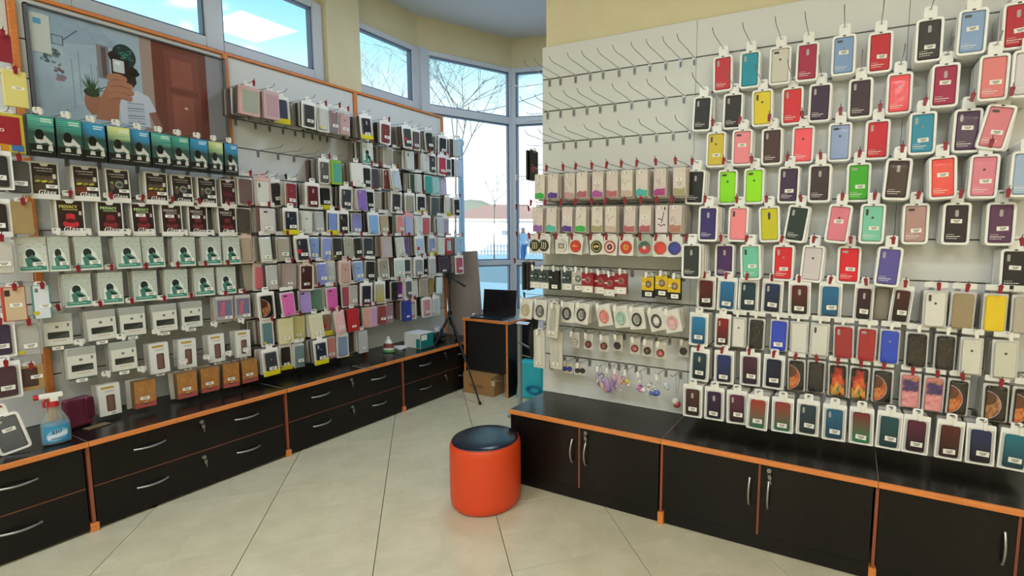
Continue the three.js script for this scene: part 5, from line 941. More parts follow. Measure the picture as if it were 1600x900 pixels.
/* ---------- poster ---------- */
{
  const t = thing('wall_poster', 'large glossy poster of a man in a patterned cap taking a photo', 'poster', [XL + 0.006, 2.394, -1.605], Math.PI / 2);
  const W = 0.94, H = 0.67;
  part('poster_frame', merge(span(-W / 2, W / 2, -H / 2, -H / 2 + 0.012, 0, 0.03), span(-W / 2, W / 2, H / 2 - 0.008, H / 2, 0, 0.03), span(-W / 2, -W / 2 + 0.012, -H / 2, H / 2, 0, 0.03), span(W / 2 - 0.012, W / 2, -H / 2, H / 2, 0, 0.03), span(-W / 2, W / 2, -H / 2, H / 2, 0, 0.012)), M('#5b5f66', 0.4), t);
  const tex = canvasTex(1024, 728, (g, w, h) => {
    g.fillStyle = '#9fb4c6'; g.fillRect(0, 0, w, h); const r = mulberry(77);
    poly(g, [[0, 0], [300, 0], [420, 120], [300, 130], [60, 190], [0, 150]], '#8fa6bb');
    for (let i = 0; i < 160; i++) { g.globalAlpha = .12; ell(g, r() * 620, r() * h, 10 + r() * 60, 8 + r() * 40, ['#b4c6d4', '#8ea5b8', '#a9bccb'][i % 3], r() * 3); } g.globalAlpha = 1;
    for (const x of [172, 206, 262, 290]) { g.fillStyle = '#6f8494'; g.fillRect(x, 180 + r() * 80, 3, 300); }
    g.strokeStyle = '#4c5f6c'; g.lineWidth = 5; g.strokeRect(92, 130, 50, 52); g.beginPath(); g.moveTo(50, 130); g.lineTo(92, 160); g.moveTo(142, 150); g.lineTo(212, 70); g.stroke(); g.fillStyle = '#a7b9c6'; g.beginPath(); g.arc(112, 240, 34, 3.1, 6.3); g.fill();
    for (let i = 0; i < 22; i++) ell(g, 40 + r() * 80, 215 + r() * 90, 6 + r() * 16, 4 + r() * 9, ['#4c5f66', '#6d8288', '#7d7886'][i % 3], r()); for (let i = 0; i < 14; i++) ell(g, 96 + r() * 40, 310 + r() * 80, 5 + r() * 12, 4 + r() * 8, ['#5a5560', '#8f7680', '#6e7c86'][i % 3], r());
    g.fillStyle = '#7f7c82'; g.fillRect(296, 120, 60, 210); g.fillStyle = '#5b5156'; g.fillRect(318, 130, 24, 190);
    // door on the right
    g.fillStyle = '#a08d88'; g.fillRect(520, 0, 70, h); g.fillStyle = '#6d3a33'; g.fillRect(585, 0, 330, h); g.fillStyle = '#7a443c'; g.fillRect(655, 40, 210, 640); g.fillStyle = '#8d5248'; g.fillRect(690, 90, 130, 190); g.fillRect(690, 340, 130, 300); for (const y of [296, 308, 320]) { g.fillStyle = '#5a2d28'; g.fillRect(672, y, 180, 5); } ell(g, 770, 420, 11, 8, '#c9b8a0'); g.fillStyle = '#8e8f98'; g.fillRect(912, 0, 112, h);
    g.save(); g.setTransform(0.7, 0, 0, 0.9, 0, -60);
    // plant in a pot
    ell(g, 372, 610, 60, 90, '#9a6b58'); for (let i = 0; i < 34; i++) { const a = -2.9 + r() * 2.7, l = 60 + r() * 90; poly(g, [[360, 540], [360 + Math.cos(a) * l, 530 + Math.sin(a) * l * .8], [378, 548]], ['#2f4a36', '#4a6a48', '#22382c'][i % 3]); } ell(g, 366, 548, 54, 30, '#2c4231');
    // shirt and arms
    poly(g, [[560, 728], [556, 590], [600, 520], [700, 470], [790, 500], [840, 600], [780, 620], [790, 728]], '#c3cbdc'); for (let i = 0; i < 9; i++) { g.globalAlpha = .8; poly(g, [[610, 570 + i * 18], [740, 560 + i * 18], [750, 568 + i * 18], [620, 580 + i * 18]], ['#8792a4', '#a7b0bf', '#6f7a8c'][i % 3]); } g.globalAlpha = 1;
    poly(g, [[780, 622], [836, 606], [880, 700], [890, 728], [830, 728]], '#8f5f52');
    // neck, cap, phone and hand
    poly(g, [[600, 300], [690, 300], [700, 420], [650, 480], [580, 460]], '#2b2326');
    ell(g, 620, 240, 88, 84, '#20343a'); for (let i = 0; i < 40; i++) { g.globalAlpha = .8; const x = 560 + r() * 110, y = 175 + r() * 80; poly(g, [[x, y], [x + 14 + r() * 22, y - 8 + r() * 14], [x + 6, y + 12]], ['#2f7f78', '#3fa08c', '#1f5a5e', '#173b44'][i % 4]); } g.globalAlpha = 1;
    poly(g, [[600, 330], [705, 310], [730, 350], [700, 372], [630, 366]], '#17171b'); poly(g, [[500, 248], [520, 226], [570, 220], [600, 246], [560, 290], [516, 286]], '#241f24');
    g.fillStyle = '#23191c'; rrFill(g, 520, 268, 130, 250, 16); g.fillStyle = '#c3ced6'; rrFill(g, 532, 276, 84, 90, 8); ell(g, 568, 300, 22, 12, '#dfe7ea');
    poly(g, [[380, 728], [430, 560], [500, 440], [560, 400], [600, 470], [560, 590], [540, 728]], '#a36f5a'); for (const [y, l] of [[395, 610], [440, 650], [485, 655], [528, 640]]) { g.strokeStyle = '#a87660'; g.lineWidth = 40; g.lineCap = 'round'; g.beginPath(); g.moveTo(500, y + 20); g.quadraticCurveTo(560, y - 14, l, y + 12); g.stroke(); g.strokeStyle = '#7d5144'; g.lineWidth = 5; g.beginPath(); g.moveTo(500, y + 42); g.quadraticCurveTo(560, y + 10, l, y + 34); g.stroke(); } g.restore();
  });
  part('print', face(W - 0.024, H - 0.02, 0.002, 0, 0.001, 0.013), mPrint(tex, 0.18), t);
  part('film_sticker', slab(0.085, 0.2, 0.003, 0.0015, 0, -0.42, 0.2).translate(0, 0, 0.0145), M('#c3cac6', 0.15), t);
  part('sticker_print', face(0.03, 0.03, 0.004, -0.425, 0.26, 0.0165), M('#5d9ac0', 0.3), t);
}
/* ---------- stool ---------- */
{
  const t = thing('stool', 'round orange pouf stool with black seat beside the right cabinets', 'stool', [-1.84, 0, -2.22]);
  const P = (l) => l.map(([r, y]) => new THREE.Vector2(r, y));
  part('body', new THREE.LatheGeometry(P([[0, 0.004], [0.17, 0.004], [0.185, 0.01], [0.196, 0.03], [0.2, 0.06], [0.2005, 0.2], [0.2, 0.34], [0.197, 0.365], [0.19, 0.378], [0.186, 0.38]]), 64), new THREE.MeshPhysicalMaterial({ color: '#d8451a', roughness: 0.45, bumpMap: tBump, bumpScale: 0.0004 }), t);
  part('seat', new THREE.LatheGeometry(P([[0.188, 0.372], [0.189, 0.38], [0.184, 0.388], [0.165, 0.396], [0.12, 0.402], [0.06, 0.405], [0, 0.406]]), 64), new THREE.MeshPhysicalMaterial({ color: '#0c1424', roughness: 0.22, bumpMap: tBump, bumpScale: 0.0003 }), t);
  part('piping', new THREE.TorusGeometry(0.1885, 0.0035, 8, 72).rotateX(Math.PI / 2).translate(0, 0.378, 0), M('#c8421c', 0.5), t);
}
/* ---------- desk with laptop ---------- */
{
  const t = thing('desk', 'tall black desk with orange edges standing by the bow window', 'desk', [-3.39, 0, -3.79]);   // x to 0.53, z back to -0.62
  part('top', span(-0.005, 0.535, 0.71, 0.735, -0.62, 0.0, 0.002), M('#8f8f94', 0.25), t); part('edge_band', span(-0.006, 0.536, 0.709, 0.736, 0, 0.014, 0.003), MT.orange, t); part('edge_band', span(0.535, 0.548, 0.709, 0.736, -0.62, 0.012, 0.003), MT.orange, t);
  part('side_panel', span(0, 0.018, 0, 0.709, -0.6, -0.002, 0.001), MT.dark, t); part('side_panel', span(0.512, 0.53, 0, 0.709, -0.6, -0.002, 0.001), MT.dark, t);
  part('edge_strip', span(-0.001, 0.019, 0, 0.709, -0.002, 0.004, 0.001), MT.orange, t); part('edge_strip', span(0.511, 0.531, 0, 0.709, -0.002, 0.004, 0.001), MT.orange, t);
  part('front_panel', span(0.018, 0.512, 0.218, 0.709, -0.04, -0.025, 0.001), M('#17171b', 0.5), t);
  const c = thing('laptop', 'open black laptop on the desk facing the shop', 'laptop', [-3.13, 0.735, -3.93], 0.14);
  part('keyboard_base', rbx(0.36, 0.016, 0.24, 0, 0.009, 0.02, 0.004), M('#1a1a1d', 0.35), c);
  const keys = []; for (let r = 0; r < 5; r++) for (let q = 0; q < 14; q++) keys.push(bx(0.019, 0.003, 0.016, -0.15 + q * 0.023, 0.0185, -0.06 + r * 0.02)); part('keys', merge(keys), M('#0d0d0f', 0.5), c); part('touchpad', bx(0.1, 0.001, 0.06, 0, 0.0175, 0.09), M('#26262a', 0.3), c);
  const lid = part('lid', rbx(0.37, 0.25, 0.009, 0, 0.125, 0, 0.003), M('#141417', 0.35), c); lid.position.set(0, 0.015, -0.1); lid.rotation.x = -0.12;
  part('screen', face(0.35, 0.225, 0.003, 0, 0.128, 0.0052), M('#0c0d12', 0.12), lid);
  const m = thing('cable_bundle', 'crumpled white paper bundle on the desk beside the laptop', 'paper', [-3.345, 0.737, -3.88], 0.4); part('sheet', crumple(0.07, 0.035, 3), M('#d9d6d0', 0.7), m); part('band', new THREE.TorusGeometry(0.03, 0.004, 6, 16).rotateX(Math.PI / 2).translate(0, 0.02, 0), M('#5b4a44', 0.6), m);
  solo('paper_sheet', bx(0.16, 0.002, 0.1, -3.28, 0.7365, -4.13), M('#d7dbe0', 0.7), 'flat pale sheet of paper lying left of the laptop', 'paper');
}
function crumple(w, h, seed) { const g = new THREE.IcosahedronGeometry(1, 3), p = g.attributes.position; for (let i = 0; i < p.count; i++) { const x = p.getX(i), y = p.getY(i), z = p.getZ(i), k = 0.8 + 0.3 * n3(x * 1.7 + seed, y * 1.7, z * 1.7) + 0.12 * n3(x * 5, y * 5 + seed, z * 5); p.setXYZ(i, x * k * w / 2, Math.max(y * k, -0.7) * h / 2 + h * 0.35, z * k * w / 2); } g.computeVertexNormals(); return g; }
{
  const t = thing('cardboard_box', 'brown cardboard carton tucked under the desk', 'carton', [-3.185, 0, -3.832], 0.02);
  const cb = new THREE.MeshPhysicalMaterial({ color: '#a2794a', roughness: 0.85, bumpMap: tBump, bumpScale: 0.0004 });
  part('body', rbx(0.37, 0.2, 0.17, 0, 0.101, 0, 0.003), cb, t); part('flap', bx(0.365, 0.003, 0.08, 0, 0.203, 0.045), cb, t); part('flap', bx(0.365, 0.003, 0.08, 0, 0.2045, -0.042), cb, t);
  part('printed_mark', face(0.2, 0.04, 0.002, -0.02, 0.08, 0.0856), mPrint(canvasTex(128, 32, (g, w, h) => { g.fillStyle = '#a2794a'; g.fillRect(0, 0, w, h); bars(g, 6, 4, 116, 24, 2, '#5d4020', 6); }), 0.85), t);
  const k = thing('key_tag', 'chrome handle clip with paper tag at the right carton corner', 'tag', [-2.965, 0.17, -3.74]); part('ring', tube([[-0.06, 0.0, 0], [-0.02, 0.016, 0.01], [0.02, 0, 0.01], [0.06, 0.012, 0]], 0.004), MT.chrome, k); part('tag', slab(0.045, 0.05, 0.004, 0.002).translate(-0.03, -0.03, 0.004), M('#c3b48e', 0.7), k);
}
/* ---------- tripod ---------- */
{
  const t = thing('tripod', 'black camera tripod with two feet on the countertop and one on the floor', 'tripod', [-3.5, 0, -3.72]);
  const O = (x, y, z) => [x + 3.5, y, z + 3.72], ap = O(-3.5, 0.77, -3.72), bk = MT.black;
  part('centre_column', merge(bar(O(-3.5, 0.66, -3.72), O(-3.5, 1.1, -3.725), 0.009), bar(O(-3.5, 0.74, -3.72), O(-3.5, 0.8, -3.72), 0.022), bar(O(-3.5, 1.07, -3.725), O(-3.5, 1.13, -3.725), 0.016)), bk, t);
  part('head', merge(rbx(0.05, 0.035, 0.05, 0, 1.145, 0, 0.006), rbx(0.055, 0.01, 0.04, 0, 1.168, 0, 0.003), bar(O(-3.5, 1.17, -3.72), O(-3.485, 1.26, -3.73), 0.012, 8, 0.006)), bk, t);
  part('pan_handle', merge(bar(O(-3.49, 1.13, -3.72), O(-3.4, 1.09, -3.73), 0.005), bar(O(-3.41, 1.095, -3.73), O(-3.32, 1.05, -3.74), 0.011)), bk, t);
  for (const [x, y, z] of [[-3.46, 0.494, -3.45], [-3.62, 0.494, -3.93], [-2.97, 0.002, -3.52]]) {
    const e = O(x, y, z), m = e.map((q, i) => lerp(ap[i], q, 0.5)), n = e.map((q, i) => lerp(ap[i], q, 0.82));
    const l = part('leg', merge(bar(ap, m, 0.013), bar(m, e, 0.008), bar(m.map((q, i) => lerp(q, ap[i], 0.06)), m.map((q, i) => lerp(q, e[i], 0.06)), 0.017), bar(n, n.map((q, i) => lerp(q, e[i], 0.08)), 0.013)), bk, t); part('rubber_foot', merge(bar(e.map((q, i) => lerp(q, ap[i], 0.03)), [e[0], e[1] + 0.001, e[2]], 0.012)), M('#0b0b0c', 0.8), l);
  }
}
/* ---------- things on the left countertop ---------- */
const CT = 0.4812;
{
  const b = thing('teal_carton', 'teal and white carton with label on the far left countertop', 'carton', [-3.66, CT, -3.47], 0.02);
  part('body', rbx(0.2, 0.135, 0.17, 0, 0.0675, 0, 0.002), M('#d5d8d8', 0.5), b); part('side_print', span(0.1, 0.1012, 0.004, 0.13, -0.083, 0.08), M('#127f80', 0.45), b); part('front_print', span(0.05, 0.099, 0.004, 0.09, 0.085, 0.0862), M('#127f80', 0.45), b); part('address_label', rbx(0.0012, 0.05, 0.07, 0.1016, 0.098, 0.035, 0.0005), MT.paper, b); part('lid', rbx(0.203, 0.006, 0.173, 0, 0.136, 0, 0.002), M('#e0e2e2', 0.5), b);
  const d = thing('bottle_pack', 'small green, white and red detergent bottle beside the teal carton', 'bottle', [-3.72, CT, -3.17], 0.5);
  part('bottle', new THREE.LatheGeometry([[0, 0], [0.042, 0], [0.047, 0.01], [0.045, 0.05], [0.036, 0.08], [0.02, 0.11], [0.012, 0.122], [0, 0.124]].map(([r, y]) => new THREE.Vector2(r, y)), 24).scale(1, 1, 0.6), M('#d9dedb', 0.3), d); part('label', new THREE.CylinderGeometry(0.0405, 0.0475, 0.04, 24, 1, true).scale(1, 1, 0.6).translate(0, 0.06, 0), M('#7d3a3a', 0.4), d); part('foot', new THREE.CylinderGeometry(0.05, 0.055, 0.02, 24).scale(1, 1, 0.66).translate(0, 0.012, 0), M('#4f8a50', 0.4), d); part('cap', new THREE.CylinderGeometry(0.012, 0.014, 0.02, 14).translate(0, 0.13, 0), M('#e8ece9', 0.3), d);
  const p = thing('paper_stack', 'loose white papers beside the teal carton', 'paper', [-3.74, CT, -3.31], 0.2); for (let i = 0; i < 4; i++) { const s = part('sheet', rbx(0.11, 0.004, 0.1, 0, 0.002 + i * 0.005, 0, 0.001), M('#dfe1e0', 0.7), p); s.rotation.y = i * 0.16; }
  const q = thing('black_pouch', 'black folded bag lying under the tripod', 'bag', [-3.73, CT, -3.74], 0.2); part('fabric', crumple(0.26, 0.1, 8).scale(0.85, 1, 1.1), M('#1c1d22', 0.7), q); part('handle', tube([[-0.08, 0.04, 0.1], [0, 0.07, 0.13], [0.08, 0.04, 0.1]], 0.006), M('#141417', 0.6), q);
  const u = thing('white_cup', 'white paper roll standing on the black bag under the tripod', 'roll', [-3.82, CT + 0.068, -3.86]); part('roll', new THREE.CylinderGeometry(0.035, 0.035, 0.04, 24).translate(0, 0.02, 0), M('#dadde4', 0.5), u); part('core', new THREE.CylinderGeometry(0.014, 0.014, 0.0412, 16).translate(0, 0.02, 0), M('#8d8a86', 0.7), u);
  const o = thing('small_box', 'small grey box with flower print against the panel by the bare hook', 'box', [-3.9, CT, -2.86], Math.PI / 2); part('body', rbx(0.1, 0.09, 0.03, 0, 0.045, 0, 0.002), M('#c5c9cc', 0.4), o); part('yellow_base', rbx(0.11, 0.012, 0.04, 0, 0.006, 0.01, 0.002), M('#b5b44a', 0.5), o);
  const hk = thing('loose_hook', 'loose chrome hook lying on the countertop', 'hook', [-3.52, CT + 0.003, -2.66], 0.5); part('wire', tube([[0, 0.012, 0], [0.04, 0.004, 0.02], [0.14, 0.004, 0.05], [0.2, 0.008, 0.06]], 0.0035), MT.chrome, hk); part('plate', rbx(0.03, 0.006, 0.022, 0, 0.006, -0.006, 0.001), MT.steel, hk);
  const ky = thing('key_fob', 'orange round key fob hanging from the ninth left rail', 'key fob', place('L', 3.36, 0.93, 0.2), Math.PI / 2); part('cord', tube([[0, 0.02, 0], [0.004, -0.01, 0], [0, -0.03, 0]], 0.002), M('#4a4a4c', 0.5), ky); part('disc', new THREE.CylinderGeometry(0.026, 0.026, 0.006, 22).rotateX(Math.PI / 2).translate(0, -0.055, 0), M('#c8502a', 0.4), ky); part('tag', slab(0.018, 0.026, 0.003, 0.002).translate(0, -0.1, 0), MT.paper, ky); hook(place('L', 3.36, 0.947, 0), Math.PI / 2, 0.22, 'chrome hook holding the orange round key fob', '', false);
  // near end: spray bottle, wine red pouch, tilted cases
  const s = thing('spray_bottle', 'window cleaner spray bottle with blue liquid and red white trigger', 'spray bottle', [-3.545, CT, -0.985], Math.PI / 2 - 0.2);
  const prof = (l) => l.map(([r, y]) => new THREE.Vector2(r, y));
  const sq = (g) => g.scale(1.12, 1, 0.62);
  part('bottle', sq(new THREE.LatheGeometry(prof([[0, 0], [0.04, 0], [0.046, 0.006], [0.047, 0.02], [0.047, 0.095], [0.042, 0.12], [0.03, 0.15], [0.02, 0.175], [0.0165, 0.185], [0.0165, 0.2]]), 32)), new THREE.MeshPhysicalMaterial({ color: '#e9efe9', roughness: 0.1, transmission: 0.85, thickness: 0, ior: 1.4 }), s);
  part('liquid', sq(new THREE.LatheGeometry(prof([[0, 0.003], [0.0385, 0.003], [0.0445, 0.009], [0.0455, 0.02], [0.0455, 0.095], [0.043, 0.11], [0, 0.11]]), 32)), M('#1787bd', 0.15), s);
  const lab = canvasTex(192, 128, (g, w, h) => { g.fillStyle = '#2a8fc0'; g.fillRect(0, 0, w, h); ell(g, 100, 74, 92, 46, '#7fb6da', -.2); g.fillStyle = '#d3e2ef'; g.save(); g.translate(20, 84); g.rotate(-.2); g.fillRect(0, -6, 160, 34); g.restore(); g.save(); g.translate(58, 72); g.rotate(-.2); g.font = 'italic bold 44px sans-serif'; g.fillStyle = '#171f45'; g.fillText('RIO', 0, 0); g.restore(); bars(g, 50, 96, 110, 18, 2, '#35507f', 5); });
  part('label', (() => { const g = new THREE.CylinderGeometry(0.0478, 0.0478, 0.08, 24, 1, true, -0.85, 1.7); return sq(g.translate(0, 0.056, 0)); })(), mPrint(lab, 0.3), s);
  part('collar', new THREE.CylinderGeometry(0.018, 0.02, 0.026, 20).translate(0, 0.205, 0), M('#b5202c', 0.35), s);
  const tr = part('trigger_head', merge(rbx(0.085, 0.026, 0.024, -0.006, 0.247, 0, 0.006), rbx(0.03, 0.03, 0.024, 0.004, 0.228, 0, 0.005)), M('#e3e2de', 0.35), s);
  part('nozzle', at(new THREE.CylinderGeometry(0.013, 0.013, 0.018, 14), -0.056, 0.247, 0, 0, 0, Math.PI / 2), M('#b5202c', 0.35), tr); part('trigger', tube([[-0.02, 0.235, 0], [-0.032, 0.215, 0], [-0.03, 0.19, 0]], 0.006), M('#b5202c', 0.35), tr);
  const w = thing('wine_pouch', 'wine red leather pouch leaning on the countertop behind the spray bottle', 'pouch', [-3.74, CT, -1.125], Math.PI / 2 + 0.2);
  part('body', (() => { const g = new RoundedBoxGeometry(0.115, 0.165, 0.05, 4, 0.014), p = g.attributes.position; for (let i = 0; i < p.count; i++) { const y = p.getY(i), k = 1 - 0.35 * sstep(y, -0.02, 0.09); p.setZ(i, p.getZ(i) * k + 0.004 * n2(p.getX(i) * 30, y * 30)); } g.computeVertexNormals(); return g.translate(0, 0.083, 0); })(), M('#5f1d34', 0.4), w); part('flap', slab(0.04, 0.12, 0.016, 0.01, 0.004).translate(0.045, 0.1, 0.018), M('#54182d', 0.4), w); part('card', slab(0.1, 0.05, 0.003, 0.004).rotateX(-Math.PI / 2).translate(0.03, 0.001, 0.09), M('#7a6448', 0.7), w);
  const tl = thing('packaged_phone_case', 'dark grey rugged case in white bag leaning left of the spray bottle', 'phone case', [-3.575, CT + 0.235, -0.808], Math.PI / 2 - 0.1); tl.rotation.z = R(14); tl.rotation.x = R(-3); tl.scale.setScalar(1.02); fillPack(tl, { k: 'tray', c: '#5d6064', f: 'hS', sy: 0.02, edge: '#e6e4df' }); part('red_tab', slab(0.03, 0.008, 0.003, 0.002).translate(0, 0, 0.0095), M('#8e1c2c', 0.4), tl);
  const t2 = thing('packaged_phone_case', 'teal and pink case at the left frame edge on the countertop', 'phone case', [-3.66, CT + 0.2, -0.775], Math.PI / 2 - 0.2); t2.rotation.z = R(10); fillPack(t2, { k: 'clear', c: '#6a8a96', f: 'S' }); part('pink_card', slab(0.03, 0.15, 0.003, 0.004).translate(0.05, -0.1, 0.004), M('#c0506a', 0.4), t2);
}
/* ---------- behind the right cabinets: post, bags, board ---------- */
{
  const t = thing('display_stand', 'grey metal display stand post beside the turquoise bag', 'display stand', [-2.53, 0, -3.52]);
  part('post', rbx(0.03, 0.8, 0.03, 0, 0.402, 0, 0.003), M('#a9adb0', 0.35, { metalness: 0.5 }), t); part('base', merge(rbx(0.26, 0.02, 0.05, 0.06, 0.01, 0, 0.004), rbx(0.05, 0.02, 0.3, 0, 0.01, 0, 0.004)), M('#8f9396', 0.4, { metalness: 0.5 }), t); part('arm', merge(bar([0.0, 0.63, 0.01], [0.14, 0.6, 0.05], 0.008), bar([0, 0.52, 0], [0.24, 0.5, 0.02], 0.005)), MT.chrome, t); part('paper_sign', slab(0.12, 0.04, 0.003, 0.004).rotateX(-1.2).translate(0.05, 0.8, 0.02), M('#c9d6e6', 0.5), t);
  const bagG = (w, h, d, seed) => { const g = new RoundedBoxGeometry(w, h, d, 6, 0.02), p = g.attributes.position; for (let i = 0; i < p.count; i++) { const x = p.getX(i), y = p.getY(i), z = p.getZ(i), k = 1 - 0.55 * sstep(y, -h * 0.1, h * 0.5); p.setXYZ(i, x * (1 + 0.1 * n2(y * 14, seed) - 0.25 * sstep(y, h * 0.2, h * 0.5)), y, z * k + 0.03 * n2(x * 14 + seed, y * 10) + 0.01 * n2(x * 50, y * 40)); } g.computeVertexNormals(); return g.translate(0, h / 2, 0); };
  const b = thing('plastic_bag', 'turquoise plastic bag with dark blue handle mark on the floor', 'bag', [-2.68, 0.001, -3.93], 0.1); part('body', bagG(0.3, 0.36, 0.16, 4), new THREE.MeshPhysicalMaterial({ color: '#35bccb', roughness: 0.3 }), b); part('printed_mark', at(new THREE.TorusGeometry(0.05, 0.012, 8, 24).scale(1.4, 0.7, 1), 0.06, 0.1, 0.085), M('#146f9c', 0.4), b);
  const c = thing('hanging_cloth', 'pale blue white cloth bag standing behind the turquoise bag', 'bag', [-2.62, 0.001, -4.2], 0); part('body', bagG(0.34, 0.72, 0.2, 9), M('#cfd6e6', 0.6), c); part('handle', tube([[-0.08, 0.7, 0], [-0.04, 0.8, 0.01], [0.04, 0.8, 0.01], [0.08, 0.7, 0]], 0.006), M('#b9c0d0', 0.6), c);
  const u = thing('umbrella', 'folded black umbrella hanging at the end of the right wall', 'umbrella', [-2.075, 0.632, -3.04]); u.scale.setScalar(0.65); part('canopy', new THREE.LatheGeometry([[0.004, 0], [0.02, 0.06], [0.045, 0.2], [0.04, 0.3], [0.015, 0.4]].map(([r, y]) => new THREE.Vector2(r, y)), 10), M('#17181c', 0.6), u); part('handle', tube([[0, 0.4, 0], [0, 0.46, 0], [0.02, 0.49, 0], [0.05, 0.48, 0]], 0.006), MT.black, u); hook([-1.846, 0.93, -3.04], -Math.PI / 2, 0.22, 'hook holding the folded black umbrella', '', false);
  const w = thing('end_board', 'dark narrow board standing at the end of the right wall', 'board', [-1.875, 0, -3.2]); part('panel', rbx(0.02, 0.75, 0.12, 0, 0.376, 0, 0.002), M('#24242a', 0.5), w); part('edge', rbx(0.022, 0.75, 0.004, 0, 0.376, 0.062, 0.001), M('#3a3a40', 0.5), w);
  const lb = thing('leaning_board', 'taupe grey board leaning against the window behind the tripod', 'board', [-3.77, 0, -4.3], 0.5); const pl = part('panel', rbx(0.36, 1.36, 0.02, 0, 0.68, 0, 0.003), M('#8d8078', 0.6), lb); lb.rotation.order = 'YXZ'; lb.rotation.z = 0.07; pl.rotation.x = -0.03; part('edge', rbx(0.008, 1.36, 0.022, 0.184, 0.68, 0, 0.001), M('#9d9188', 0.6), pl);
}
